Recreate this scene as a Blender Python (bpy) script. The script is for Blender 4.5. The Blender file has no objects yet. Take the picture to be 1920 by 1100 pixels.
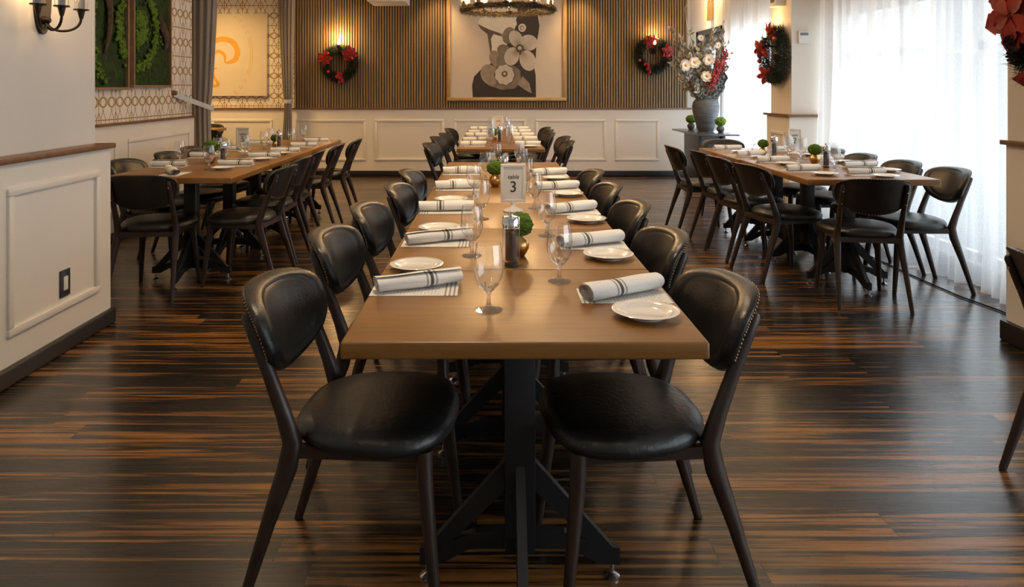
import bpy, bmesh, math, random
from mathutils import Vector, Matrix, noise as mnoise

C = bpy.context.scene.collection
S = bpy.context.scene
PI = math.pi
F, CX, CY, H = 1350.0, 925.0, 164.0, 1.325     # focal length (px), principal point, eye height
TZ = 0.75                                        # table-top height


def W(x, y, Z):
    """world point at height Z that the photograph shows at pixel x, y"""
    Y = F * (H - Z) / (y - CY)
    return Vector(((x - CX) * Y / F, Y, Z))


def WY(x, y, Y):
    """world point at depth Y that the photograph shows at pixel x, y"""
    return Vector(((x - CX) * Y / F, Y, H + (CY - y) * Y / F))


# ------------------------------------------------------------------ camera, world, exposure
cam = bpy.data.cameras.new('camera')
cam.sensor_width = 36.0
cam.lens = 36.0 * F / 1920.0
cam.shift_x = (960.0 - CX) / 1920.0
cam.shift_y = -(550.0 - CY) / 1920.0
cam.clip_start = 0.05
co = bpy.data.objects.new('camera', cam)
co.location = (0, 0, H)
co.rotation_euler = (PI / 2, 0, 0)
C.objects.link(co)
S.camera = co

S.view_settings.view_transform = 'Standard'
S.view_settings.look = 'None'
S.view_settings.exposure = 0.48
S.view_settings.gamma = 1.0
S.view_settings.use_curve_mapping = False
S.cycles.max_bounces = 10
S.cycles.diffuse_bounces = 5
S.cycles.glossy_bounces = 4
S.cycles.transmission_bounces = 6
S.cycles.transparent_max_bounces = 24
S.cycles.sample_clamp_indirect = 6.0
S.cycles.caustics_reflective = False
S.cycles.caustics_refractive = False
S.cycles.use_denoising = True

world = bpy.data.worlds.new('overcast_sky')
S.world = world
world.use_nodes = True
bg = world.node_tree.nodes['Background']
bg.inputs[0].default_value = (0.86, 0.93, 1.0, 1)
bg.inputs[1].default_value = 1.0

DAY = (0.90, 0.96, 1.0)
WARM = (1.0, 0.60, 0.26)
WARMW = (1.0, 0.74, 0.46)


def area(name, loc, rot, sx, sy, power, col):
    l = bpy.data.lights.new(name, 'AREA')
    l.shape = 'RECTANGLE'
    l.size, l.size_y, l.energy, l.color = sx, sy, power, col
    o = bpy.data.objects.new(name, l)
    o.location, o.rotation_euler = loc, rot
    C.objects.link(o)
    return o


def point(name, loc, power, col, r=0.03):
    l = bpy.data.lights.new(name, 'POINT')
    l.energy, l.color, l.shadow_soft_size = power, col, r
    o = bpy.data.objects.new(name, l)
    o.location = loc
    C.objects.link(o)
    return o


def spot(name, loc, power, col, ang=100, blend=0.6, r=0.05, rot=(0, 0, 0)):
    l = bpy.data.lights.new(name, 'SPOT')
    l.energy, l.color, l.shadow_soft_size = power, col, r
    l.spot_size, l.spot_blend = math.radians(ang), blend
    o = bpy.data.objects.new(name, l)
    o.location, o.rotation_euler = loc, rot
    C.objects.link(o)
    return o


CEIL = 3.0
XW = 3.36          # window wall
YB = 10.78         # back wall
XL = -3.28         # recessed wall with the wallpaper
# overcast daylight standing outside each window, shining in (-X)
for nm, y0, y1, L in (('daylight_window', 4.05, 7.0, 2.5), ('daylight_window_rear', 7.7, 9.95, 6.0),
                      ('daylight_window_front', -2.2, 2.4, 4.6)):
    area(nm, (XW + 0.30, (y0 + y1) / 2, 1.45), (0, PI / 2, 0), 2.6, y1 - y0, L * PI * 2.6 * (y1 - y0), DAY)
area('daylight_door', (XW + 0.30, 11.2, 1.15), (0, PI / 2, 0), 2.1, 1.2, 6.0 * PI * 2.5, DAY)
# unseen spots added for warm table light, then wall washers (fixtures built further down)
ADDED_DOWNLIGHTS = [(-0.3, 2.6, 23), (0.5, 4.2, 25), (-0.3, 6.0, 20), (-1.9, 5.6, 9), (2.2, 5.4, 9),
              (-1.2, 8.6, 14), (1.4, 8.6, 20), (-1.2, 0.0, 6), (1.2, 0.0, 4)]
WASHERS = [(-0.82, 10.45, 12), (1.28, 10.45, 14), (-2.2, 10.35, 5), (2.62, 8.7, 9), (2.95, 11.1, 12)]  # wall washers; the one by the rear curtain is added for warmth
for x, y, p in ADDED_DOWNLIGHTS:
    spot('added_downlight', (x, y, CEIL - 0.03), p * 3.6, WARMW, 130, 0.9, 0.06)
for x, y, p in WASHERS:
    spot('washer_lamp', (x, y, CEIL - 0.03), p * 5.0, WARM, 85, 0.8, 0.05)
for x, y, p in ((-4.6, 9.0, 150), (-4.0, 9.8, 120)):
    spot('alcove_lamp', (x, y, CEIL - 0.03), p, (1.0, 0.60, 0.22), 140, 0.8, 0.08)

# ------------------------------------------------------------------ node helpers, materials
M = {}


class NT:
    def __init__(self, name):
        self.m = bpy.data.materials.new(name)
        self.m.use_nodes = True
        self.t = self.m.node_tree
        self.n = self.t.nodes
        self.bsdf = self.n['Principled BSDF']
        self.out = self.n['Material Output']
        M[name] = self.m

    def new(self, typ, **kw):
        n = self.n.new(typ)
        for k, v in kw.items():
            setattr(n, k, v)
        return n

    def link(self, a, b):
        self.t.links.new(a, b)

    def setv(self, sock, v):
        if hasattr(v, 'links') or hasattr(v, 'is_linked'):
            self.link(v, sock)
        else:
            sock.default_value = v

    def math(self, op, a, b=None, c=None, clamp=False):
        n = self.new('ShaderNodeMath', operation=op, use_clamp=clamp)
        self.setv(n.inputs[0], a)
        if b is not None:
            self.setv(n.inputs[1], b)
        if c is not None:
            self.setv(n.inputs[2], c)
        return n.outputs[0]

    def coord(self, kind='Object'):
        return self.new('ShaderNodeTexCoord').outputs[kind]

    def sep(self, v):
        n = self.new('ShaderNodeSeparateXYZ')
        self.link(v, n.inputs[0])
        return n.outputs

    def comb(self, x, y, z):
        n = self.new('ShaderNodeCombineXYZ')
        for i, v in enumerate((x, y, z)):
            self.setv(n.inputs[i], v)
        return n.outputs[0]

    def mapping(self, v, scale=(1, 1, 1), loc=(0, 0, 0), rot=(0, 0, 0)):
        n = self.new('ShaderNodeMapping')
        self.link(v, n.inputs[0])
        n.inputs['Location'].default_value = loc
        n.inputs['Rotation'].default_value = rot
        n.inputs['Scale'].default_value = scale
        return n.outputs[0]

    def noise(self, v, scale=5, detail=4, rough=0.55, dist=0.0):
        n = self.new('ShaderNodeTexNoise')
        self.link(v, n.inputs['Vector'])
        n.inputs['Scale'].default_value = scale
        n.inputs['Detail'].default_value = detail
        n.inputs['Roughness'].default_value = rough
        n.inputs['Distortion'].default_value = dist
        return n.outputs['Fac']

    def white(self, v):
        n = self.new('ShaderNodeTexWhiteNoise', noise_dimensions='3D')
        self.link(v, n.inputs['Vector'])
        return n.outputs['Value']

    def ramp(self, f, stops, interp='LINEAR'):
        n = self.new('ShaderNodeValToRGB')
        n.color_ramp.interpolation = interp
        e = n.color_ramp.elements
        while len(e) < len(stops):
            e.new(0.5)
        for k, (p, c) in enumerate(stops):
            e[k].position = p
            e[k].color = (c[0], c[1], c[2], 1)
        self.link(f, n.inputs[0])
        return n.outputs[0]

    def mix(self, f, a, b, mode='MIX'):
        n = self.new('ShaderNodeMix', data_type='RGBA', blend_type=mode)
        self.setv(n.inputs[0], f)
        for s, v in ((n.inputs[6], a), (n.inputs[7], b)):
            if isinstance(v, tuple):
                s.default_value = (v[0], v[1], v[2], 1)
            else:
                self.link(v, s)
        return n.outputs[2]

    def bump(self, h, strength=0.2, dist=0.01):
        n = self.new('ShaderNodeBump')
        n.inputs['Strength'].default_value = strength
        n.inputs['Distance'].default_value = dist
        self.link(h, n.inputs['Height'])
        self.link(n.outputs[0], self.bsdf.inputs['Normal'])

    def base(self, c):
        s = self.bsdf.inputs['Base Color']
        if isinstance(c, tuple):
            s.default_value = (c[0], c[1], c[2], 1)
        else:
            self.link(c, s)

    def p(self, **kw):
        names = dict(rough='Roughness', metal='Metallic', spec='Specular IOR Level', coat='Coat Weight',
                     coatr='Coat Roughness', sheen='Sheen Weight', trans='Transmission Weight', sss='Subsurface Weight')
        for k, v in kw.items():
            self.setv(self.bsdf.inputs[names[k]], v)


def simple(name, col, rough=0.5, metal=0.0, spec=0.5, var=0.12, scale=8.0, bump=0.0, bscale=60.0, coat=0.0):
    t = NT(name)
    v = t.coord()
    f = t.noise(v, scale, 4)
    dk = tuple(c * (1 - var) for c in col)
    lt = tuple(min(1, c * (1 + var)) for c in col)
    t.base(t.ramp(f, [(0.3, dk), (0.7, lt)]))
    t.p(rough=rough, metal=metal, spec=spec, coat=coat)
    if bump:
        t.bump(t.noise(v, bscale, 3), bump, 0.004)
    return t


simple('wall_paint', (0.66, 0.645, 0.62), 0.55, var=0.02, scale=3, bump=0.05)
simple('wainscot_paint', (0.76, 0.73, 0.68), 0.42, var=0.02, scale=3, bump=0.04)
simple('pillar_paint', (0.76, 0.70, 0.62), 0.5, var=0.02, scale=3)
simple('ceiling_paint', (0.80, 0.78, 0.75), 0.8, var=0.02)
simple('black_paint', (0.012, 0.012, 0.013), 0.4, var=0.2)
simple('rail_wood', (0.17, 0.075, 0.028), 0.38, var=0.3, scale=20)
simple('chair_wood', (0.030, 0.017, 0.011), 0.36, var=0.35, scale=14)
simple('leather', (0.009, 0.0088, 0.0092), 0.33, spec=0.55, var=0.35, scale=9, bump=0.25, bscale=160)
simple('leather_seat', (0.010, 0.0098, 0.0098), 0.36, spec=0.5, var=0.35, scale=9, bump=0.35, bscale=70)
simple('nail_brass', (0.20, 0.14, 0.08), 0.35, metal=1.0)
simple('steel', (0.55, 0.55, 0.55), 0.25, metal=1.0, var=0.05)
simple('chrome', (0.82, 0.82, 0.84), 0.10, metal=1.0, var=0.03)
simple('black_metal', (0.010, 0.011, 0.013), 0.45, var=0.2)
simple('bronze', (0.030, 0.022, 0.017), 0.4, metal=0.7, var=0.3)
simple('porcelain', (0.82, 0.80, 0.76), 0.13, spec=0.6, var=0.01, coat=0.5)
simple('white_plastic', (0.75, 0.74, 0.72), 0.4, var=0.03)
simple('screen_grey', (0.16, 0.18, 0.20), 0.3, var=0.1)
simple('sign_white', (0.78, 0.74, 0.67), 0.45, var=0.03)
simple('card_paper', (0.72, 0.69, 0.63), 0.7, var=0.02)
simple('ink', (0.02, 0.02, 0.022), 0.7)
simple('gold_vase', (0.62, 0.36, 0.13), 0.28, metal=1.0, var=0.25, scale=25)
simple('pot_grey', (0.05, 0.052, 0.055), 0.55, var=0.3, scale=30)
simple('gold_frame', (0.58, 0.38, 0.16), 0.38, metal=0.55, var=0.08)
simple('peppercorn', (0.035, 0.026, 0.02), 0.6, var=0.7, scale=220)
simple('poinsettia_red', (0.36, 0.013, 0.008), 0.55, var=0.45, scale=12)
simple('bauble_red', (0.55, 0.03, 0.015), 0.15, spec=0.7, coat=0.6)
simple('pine_cone', (0.045, 0.030, 0.022), 0.7, var=0.5, scale=40)
simple('dry_leaf', (0.42, 0.37, 0.28), 0.7, var=0.35, scale=14)
simple('grey_leaf', (0.20, 0.21, 0.20), 0.75, var=0.4, scale=14)
simple('twig_brown', (0.09, 0.055, 0.03), 0.8, var=0.3)
simple('twig_white', (0.70, 0.65, 0.55), 0.7, var=0.1)
simple('petal_white', (0.68, 0.62, 0.53), 0.6, var=0.08, scale=20)
simple('berry_red', (0.27, 0.010, 0.006), 0.35, var=0.3)
simple('flower_eye', (0.45, 0.22, 0.05), 0.7)
simple('console_black', (0.014, 0.016, 0.019), 0.38, var=0.2)
simple('console_top', (0.05, 0.055, 0.06), 0.25, var=0.3, scale=10)
simple('bark', (0.055, 0.030, 0.018), 0.85, var=0.6, scale=25, bump=0.8, bscale=30)
simple('frame_oak', (0.23, 0.14, 0.07), 0.5, var=0.2, scale=20)
simple('art_dark', (0.022, 0.016, 0.012), 0.5, var=0.15)
simple('art_skin', (0.80, 0.73, 0.61), 0.5, var=0.05)
simple('art_paper', (0.60, 0.52, 0.43), 0.5, var=0.02)
simple('art_shade', (0.10, 0.07, 0.045), 0.5, var=0.3, scale=5)
simple('art_grey', (0.20, 0.155, 0.11), 0.5, var=0.25, scale=8)
simple('art_mid', (0.30, 0.235, 0.175), 0.5, var=0.2, scale=10)
simple('art_petal', (0.58, 0.51, 0.42), 0.5, var=0.10, scale=9)
simple('canvas_cream', (0.62, 0.55, 0.42), 0.6, var=0.05, scale=2)
simple('canvas_gold', (0.66, 0.34, 0.045), 0.5, var=0.06)
simple('canvas_gold_pale', (0.60, 0.44, 0.22), 0.5, var=0.06)
simple('ribbon', (0.45, 0.46, 0.47), 0.3, var=0.1)
simple('cable_black', (0.01, 0.01, 0.01), 0.5)
simple('pavement_mat', (0.45, 0.45, 0.45), 0.8, var=0.1)
simple('facade_mat', (0.40, 0.41, 0.43), 0.8, var=0.15, scale=1.5)
simple('window_metal', (0.55, 0.56, 0.57), 0.4, var=0.05)
simple('amber_shade', (0.75, 0.52, 0.24), 0.5, var=0.1)


def emit(name, col, strength):
    t = NT(name)
    t.base((0.02, 0.02, 0.02))
    t.bsdf.inputs['Emission Color'].default_value = (*col, 1)
    t.bsdf.inputs['Emission Strength'].default_value = strength


emit('bulb_glow', (1.0, 0.66, 0.30), 22.0)
emit('bulb_glow_soft', (1.0, 0.70, 0.36), 9.0)

# striped cotton: napkins (UV: u along the roll, v around it)
t = NT('linen')
uv = t.sep(t.coord('UV'))
k = t.math('ADD', uv[0], t.math('MULTIPLY', uv[1], 0.055))
d = t.math('ABSOLUTE', t.math('SUBTRACT', k, 0.66))
s1 = t.math('LESS_THAN', d, 0.020)
s2 = t.math('LESS_THAN', t.math('ABSOLUTE', t.math('SUBTRACT', d, 0.055)), 0.011)
nz = t.noise(t.coord('Object'), 300, 2)
c = t.ramp(nz, [(0.3, (0.76, 0.745, 0.72)), (0.7, (0.85, 0.835, 0.81))])
c = t.mix(s2, c, (0.34, 0.32, 0.30))
c = t.mix(s1, c, (0.10, 0.085, 0.075))
t.base(c)
t.p(rough=0.9, sheen=0.2)
t.bump(nz, 0.15, 0.001)

# printed menu card (local x along the card)
t = NT('menu_paper')
o = t.coord('Object')
s = t.sep(o)
bars = t.math('LESS_THAN', t.math('FRACT', t.math('MULTIPLY', s[0], 82.0)), 0.42)
band = t.math('MULTIPLY', bars, t.math('MULTIPLY', t.math('GREATER_THAN', s[0], 0.079), t.math('LESS_THAN', s[0], 0.117)))
rows = t.math('LESS_THAN', t.math('FRACT', t.math('MULTIPLY', s[0], 105.0)), 0.35)
brk = t.math('GREATER_THAN', t.noise(t.mapping(o, (110, 45, 1)), 1.0, 1), 0.47)
txt = t.math('MULTIPLY', t.math('MULTIPLY', rows, brk),
             t.math('MULTIPLY', t.math('LESS_THAN', s[0], 0.070), t.math('LESS_THAN', t.math('ABSOLUTE', s[1]), 0.058)))
txt = t.math('MULTIPLY', txt, t.math('GREATER_THAN', s[0], -0.105))
c = t.mix(t.math('MULTIPLY', txt, 0.32), (0.74, 0.72, 0.69), (0.12, 0.11, 0.10))
c = t.mix(t.math('MULTIPLY', band, 0.7), c, (0.08, 0.075, 0.07))
t.base(c)
t.p(rough=0.6)

# warm brown table wood
t = NT('table_wood')
o = t.coord('Object')
g1 = t.noise(t.mapping(o, (3.0, 26, 26)), 1.6, 5, 0.6, 0.4)
g2 = t.noise(o, 5.5, 3)
c = t.ramp(g1, [(0.25, (0.150, 0.062, 0.011)), (0.55, (0.235, 0.106, 0.021)), (0.8, (0.29, 0.140, 0.030))])
c = t.mix(0.35, c, t.ramp(g2, [(0.3, (0.155, 0.066, 0.012)), (0.7, (0.28, 0.132, 0.028))]))
t.base(c)
t.p(rough=t.math('ADD', 0.30, t.math('MULTIPLY', g2, 0.12)), spec=0.5, coat=0.15, coatr=0.25)
t.bump(g1, 0.05, 0.002)

# striped dark plank floor, planks along X
t = NT('floor_wood')
o = t.coord('Object')
s = t.sep(o)
PW, PLn = 0.118, 1.25
row = t.math('FLOOR', t.math('DIVIDE', s[1], PW))
rnd = t.white(t.comb(row, 3.1, 0.0))
xs = t.math('ADD', t.math('DIVIDE', s[0], PLn), t.math('MULTIPLY', rnd, 7.3))
col_ = t.math('FLOOR', xs)
pid = t.white(t.comb(row, col_, 1.7))
pid2 = t.white(t.comb(row, col_, 9.7))
v = t.comb(t.math('ADD', t.math('MULTIPLY', s[0], 1.1), t.math('MULTIPLY', pid, 40.0)),
           t.math('MULTIPLY', s[1], 34.0), t.math('MULTIPLY', pid, 17.0))
st = t.noise(v, 1.0, 3, 0.6, 0.5)
v2 = t.comb(t.math('MULTIPLY', s[0], 2.5), t.math('MULTIPLY', s[1], 120.0), pid)
st2 = t.noise(v2, 1.0, 2)
f = t.math('ADD', t.math('ADD', st, t.math('MULTIPLY', t.math('SUBTRACT', st2, 0.5), 0.22)),
           t.math('MULTIPLY', t.math('SUBTRACT', pid2, 0.5), 0.16))
c = t.ramp(f, [(0.42, (0.0075, 0.0060, 0.0055)), (0.53, (0.018, 0.011, 0.007)), (0.575, (0.15, 0.062, 0.014)), (0.70, (0.26, 0.115, 0.028))])
gy = t.math('LESS_THAN', t.math('FRACT', t.math('DIVIDE', s[1], PW)), 0.018)
gx = t.math('LESS_THAN', t.math('FRACT', xs), 0.0022)
gap = t.math('MAXIMUM', gy, gx)
c = t.mix(gap, c, (0.006, 0.005, 0.004))
t.base(c)
t.p(rough=t.math('ADD', 0.20, t.math('MULTIPLY', st2, 0.16)), spec=0.6, coat=0.30, coatr=0.18)
t.bump(t.math('SUBTRACT', t.math('MULTIPLY', st2, 0.3), gap), 0.08, 0.002)

# vertical oak slats
t = NT('slat_oak')
o = t.coord('Object')
g = t.noise(t.mapping(o, (40, 40, 2.0)), 1.0, 4)
c = t.ramp(g, [(0.3, (0.21, 0.142, 0.070)), (0.7, (0.31, 0.222, 0.122))])
t.base(c)
t.p(rough=0.5)
simple('slat_felt', (0.014, 0.008, 0.005), 0.9)

# trellis wallpaper
t = NT('wallpaper')
s = t.sep(t.coord('Object'))
U = t.math('DIVIDE', t.math('ADD', s[0], s[1]), 0.27)
V = t.math('DIVIDE', s[2], 0.30)
u = t.math('FRACT', U)
v = t.math('FRACT', V)
fu = t.math('SUBTRACT', t.math('FRACT', t.math('MULTIPLY', U, 2.0)), 0.5)
a = t.math('DIVIDE', fu, 0.43)
b = t.math('DIVIDE', t.math('SUBTRACT', t.math('FRACT', t.math('ADD', V, 0.5)), 0.5), 0.13)
e = t.math('SQRT', t.math('ADD', t.math('MULTIPLY', a, a), t.math('MULTIPLY', b, b)))
L1 = t.math('LESS_THAN', t.math('ABSOLUTE', t.math('SUBTRACT', e, 1.0)), 0.15)
cs = t.math('COSINE', t.math('MULTIPLY', V, 4 * PI))
w = t.math('ADD', 0.15, t.math('MULTIPLY', cs, 0.12))
L2 = t.math('LESS_THAN', t.math('ABSOLUTE', t.math('SUBTRACT', t.math('ABSOLUTE', fu), w)), 0.032)
cu = t.math('SUBTRACT', 0.5, t.math('ABSOLUTE', t.math('SUBTRACT', u, 0.5)))
dv = t.math('ABSOLUTE', t.math('SUBTRACT', v, 0.5))
dd = t.math('ADD', t.math('DIVIDE', cu, 0.14), t.math('DIVIDE', dv, 0.22))
L3 = t.math('LESS_THAN', t.math('ABSOLUTE', t.math('SUBTRACT', dd, 1.0)), 0.13)
L4 = t.math('LESS_THAN', cu, 0.016)
L5 = t.math('LESS_THAN', dv, 0.016)
Lm = t.math('MAXIMUM', t.math('MAXIMUM', L1, L2), t.math('MAXIMUM', L3, t.math('MAXIMUM', L4, L5)))
t.base(t.mix(Lm, (0.72, 0.69, 0.64), (0.30, 0.17, 0.05)))
t.p(rough=t.math('SUBTRACT', 0.6, t.math('MULTIPLY', Lm, 0.2)))

# sheer curtain
t = NT('sheer')
tr = t.new('ShaderNodeBsdfTranslucent')
tr.inputs[0].default_value = (0.93, 0.94, 0.95, 1)
df = t.new('ShaderNodeBsdfDiffuse')
df.inputs[0].default_value = (0.88, 0.88, 0.88, 1)
tp = t.new('ShaderNodeBsdfTransparent')
tp.inputs[0].default_value = (1, 1, 1, 1)
m1 = t.new('ShaderNodeMixShader')
m1.inputs[0].default_value = 0.45
t.link(tr.outputs[0], m1.inputs[1])
t.link(df.outputs[0], m1.inputs[2])
m2 = t.new('ShaderNodeMixShader')
wv = t.noise(t.mapping(t.coord(), (1, 260, 90)), 1.0, 1)
m2.inputs[0].default_value = 0.7
t.link(t.math('ADD', 0.58, t.math('MULTIPLY', wv, 0.22)), m2.inputs[0])
t.link(tp.outputs[0], m2.inputs[1])
t.link(m1.outputs[0], m2.inputs[2])
t.link(m2.outputs[0], t.out.inputs[0])

t = NT('drape_grey')
o = t.coord()
g = t.noise(t.mapping(o, (1, 1, 0.4)), 250, 2)
t.base(t.ramp(g, [(0.3, (0.20, 0.18, 0.165)), (0.7, (0.28, 0.255, 0.235))]))
t.p(rough=0.9, sheen=0.3)


def thin_glass(name, tint, edge, gloss=0.05, rough=0.02):
    t = NT(name)
    lw = t.new('ShaderNodeLayerWeight')
    lw.inputs[0].default_value = 0.5
    f3 = t.math('POWER', lw.outputs['Facing'], 5.0)
    tp = t.new('ShaderNodeBsdfTransparent')
    t.link(t.mix(f3, tint, edge), tp.inputs[0])
    gl = t.new('ShaderNodeBsdfGlossy')
    gl.inputs['Roughness'].default_value = rough
    gl.inputs[0].default_value = (1, 1, 1, 1)
    mx = t.new('ShaderNodeMixShader')
    t.link(t.math('ADD', gloss, t.math('MULTIPLY', f3, 0.85)), mx.inputs[0])
    t.link(tp.outputs[0], mx.inputs[1])
    t.link(gl.outputs[0], mx.inputs[2])
    t.link(mx.outputs[0], t.out.inputs[0])


thin_glass('glass', (0.985, 0.985, 0.985), (0.58, 0.59, 0.60), 0.075)
t = NT('glass_solid')
gs = t.new('ShaderNodeBsdfGlass')
gs.inputs['IOR'].default_value = 1.48
gs.inputs['Roughness'].default_value = 0.02
gs.inputs[0].default_value = (1, 1, 1, 1)
tp = t.new('ShaderNodeBsdfTransparent')
mx = t.new('ShaderNodeMixShader')
mx.inputs[0].default_value = 0.55
t.link(tp.outputs[0], mx.inputs[1])
t.link(gs.outputs[0], mx.inputs[2])
t.link(mx.outputs[0], t.out.inputs[0])
thin_glass('acrylic', (0.90, 0.90, 0.90), (0.45, 0.45, 0.46), 0.08)
thin_glass('pane', (0.93, 0.95, 0.96), (0.7, 0.72, 0.74), 0.04)


def leafy(name, stops, scale=6, rough=0.75):
    t = NT(name)
    o = t.coord()
    g = t.noise(o, scale, 4, 0.7)
    t.base(t.ramp(g, stops))
    t.p(rough=rough, spec=0.3)
    if name.startswith('moss'):
        t.bump(t.noise(o, 170 if name == 'moss_ball' else 60, 3, 0.7), 0.9, 0.01)
    return t


leafy('pine_green', [(0.35, (0.010, 0.016, 0.010)), (0.55, (0.030, 0.045, 0.026)), (0.72, (0.13, 0.15, 0.13))], 22)
leafy('pine_brown', [(0.35, (0.025, 0.018, 0.010)), (0.55, (0.085, 0.060, 0.030)), (0.72, (0.10, 0.12, 0.05))], 22)
leafy('moss_ball', [(0.3, (0.035, 0.075, 0.006)), (0.55, (0.11, 0.20, 0.015)), (0.75, (0.22, 0.33, 0.035))], 60)
leafy('moss_dark', [(0.3, (0.005, 0.012, 0.002)), (0.6, (0.022, 0.050, 0.006)), (0.8, (0.05, 0.09, 0.012))], 14)
leafy('moss_bright', [(0.3, (0.04, 0.085, 0.006)), (0.6, (0.11, 0.20, 0.016)), (0.8, (0.19, 0.29, 0.03))], 30)
t = NT('vase_ceramic')
o = t.coord()
g = t.noise(t.mapping(o, (6, 6, 70)), 1.0, 4)
t.base(t.ramp(g, [(0.3, (0.028, 0.031, 0.035)), (0.7, (0.11, 0.118, 0.125))]))
t.p(rough=0.7)
t.bump(g, 0.5, 0.006)


# ------------------------------------------------------------------ mesh helpers
def obj(name, bm, mat, parent=None, smooth=True, angle=40, mats=None):
    me = bpy.data.meshes.new(name)
    bm.normal_update()
    bm.to_mesh(me)
    bm.free()
    for m in (mats or [mat]):
        me.materials.append(M[m])
    if smooth:
        me.polygons.foreach_set('use_smooth', [True] * len(me.polygons))
        me.set_sharp_from_angle(angle=math.radians(angle))
    o = bpy.data.objects.new(name, me)
    C.objects.link(o)
    if parent is not None:
        o.parent = parent
    return o


def tag(o, label, cat, group=None):
    o['label'] = label
    o['category'] = cat
    if group:
        o['group'] = group
    return o


def thing(name, label, cat, loc=(0, 0, 0), rz=0.0, group=None):
    o = bpy.data.objects.new(name, None)
    o.empty_display_size = 0.05
    o.location = loc
    o.rotation_euler = (0, 0, rz)
    C.objects.link(o)
    return tag(o, label, cat, group)


def struct(name, bm, mat, parent=None, **kw):
    o = obj(name, bm, mat, parent, **kw)
    if parent is None:
        o['kind'] = 'structure'
    return o


def dup(root, loc, rz, label, group=None):
    def cp(o, par):
        c = o.copy()
        C.objects.link(c)
        if par is not None:
            c.parent = par
        for ch in kids.get(o.name, []):
            cp(ch, c)
        return c
    kids = {}

    def walk(o):
        kids[o.name] = list(o.children)
        for ch in o.children:
            walk(ch)
    walk(root)
    r = cp(root, None)
    r.location = loc
    r.rotation_euler = (0, 0, rz)
    r['label'] = label
    if group:
        r['group'] = group
    return r


def BM():
    return bmesh.new()


def box(bm, x0, x1, y0, y1, z0, z1, bev=0.0, seg=2, mi=0):
    vs = [bm.verts.new(p) for p in ((x0, y0, z0), (x1, y0, z0), (x1, y1, z0), (x0, y1, z0),
                                    (x0, y0, z1), (x1, y0, z1), (x1, y1, z1), (x0, y1, z1))]
    fs = []
    for f in ((0, 3, 2, 1), (4, 5, 6, 7), (0, 1, 5, 4), (1, 2, 6, 5), (2, 3, 7, 6), (3, 0, 4, 7)):
        nf = bm.faces.new([vs[i] for i in f])
        nf.material_index = mi
        fs.append(nf)
    if bev:
        es = list({e for f in fs for e in f.edges})
        bmesh.ops.bevel(bm, geom=es, offset=bev, segments=seg, profile=0.6, affect='EDGES')
    return bm


def bar(bm, a, b, w, h, up=(0, 0, 1), bev=0.0):
    """box-section bar from a to b"""
    a, b = Vector(a), Vector(b)
    d = (b - a).normalized()
    u = Vector(up)
    s = d.cross(u).normalized()
    u = s.cross(d).normalized()
    vs = []
    for p in (a, b):
        for i, j in ((-1, -1), (1, -1), (1, 1), (-1, 1)):
            vs.append(bm.verts.new(p + s * i * w / 2 + u * j * h / 2))
    fs = [bm.faces.new([vs[i] for i in f]) for f in
          ((0, 1, 2, 3), (7, 6, 5, 4), (0, 4, 5, 1), (1, 5, 6, 2), (2, 6, 7, 3), (3, 7, 4, 0))]
    if bev:
        es = list({e for f in fs for e in f.edges})
        bmesh.ops.bevel(bm, geom=es, offset=bev, segments=2, affect='EDGES')


def frames(path):
    pts = [Vector(p) for p in path]
    n = len(pts)
    out = []
    ref = None
    for i in range(n):
        d = (pts[min(i + 1, n - 1)] - pts[max(i - 1, 0)]).normalized()
        if ref is None:
            ref = Vector((0, 0, 1)) if abs(d.z) < 0.9 else Vector((1, 0, 0))
        s = d.cross(ref)
        if s.length < 1e-6:
            s = d.cross(Vector((0, 1, 0)))
        s.normalize()
        ref = s.cross(d).normalized()
        out.append((pts[i], d, s, ref))
    return out


def tube(bm, path, rad, seg=8, cap=True, flat=1.0, mi=0):
    n = len(path)
    rads = rad if isinstance(rad, (list, tuple)) else [rad] * n
    rings = []
    for (p, d, s, u), r in zip(frames(path), rads):
        rings.append([bm.verts.new(p + s * math.cos(2 * PI * k / seg) * r + u * math.sin(2 * PI * k / seg) * r * flat)
                      for k in range(seg)])
    for a, b in zip(rings, rings[1:]):
        for k in range(seg):
            f = bm.faces.new((a[k], a[(k + 1) % seg], b[(k + 1) % seg], b[k]))
            f.material_index = mi
    if cap:
        for r_, rev in ((rings[0], True), (rings[-1], False)):
            f = bm.faces.new(r_[::-1] if rev else r_)
            f.material_index = mi
    return bm


def lathe(bm, prof, seg=24, c=(0, 0, 0), mi=0):
    cx, cy, cz = c
    rings = []
    for r, z in prof:
        if r < 1e-5:
            rings.append([bm.verts.new((cx, cy, cz + z))])
        else:
            rings.append([bm.verts.new((cx + r * math.cos(2 * PI * k / seg), cy + r * math.sin(2 * PI * k / seg), cz + z))
                          for k in range(seg)])
    for a, b in zip(rings, rings[1:]):
        for k in range(seg):
            k2 = (k + 1) % seg
            if len(a) == 1 and len(b) == 1:
                continue
            if len(a) == 1:
                f = bm.faces.new((a[0], b[k2], b[k]))
            elif len(b) == 1:
                f = bm.faces.new((a[k], a[k2], b[0]))
            else:
                f = bm.faces.new((a[k], a[k2], b[k2], b[k]))
            f.material_index = mi
    return bm


def ball(bm, c, r, u=10, v=6, sz=1.0, mi=0):
    prof = [(r * math.sin(PI * i / v), -r * sz * math.cos(PI * i / v)) for i in range(v + 1)]
    prof[0] = (0, -r * sz)
    prof[-1] = (0, r * sz)
    return lathe(bm, prof, u, c, mi)


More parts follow.
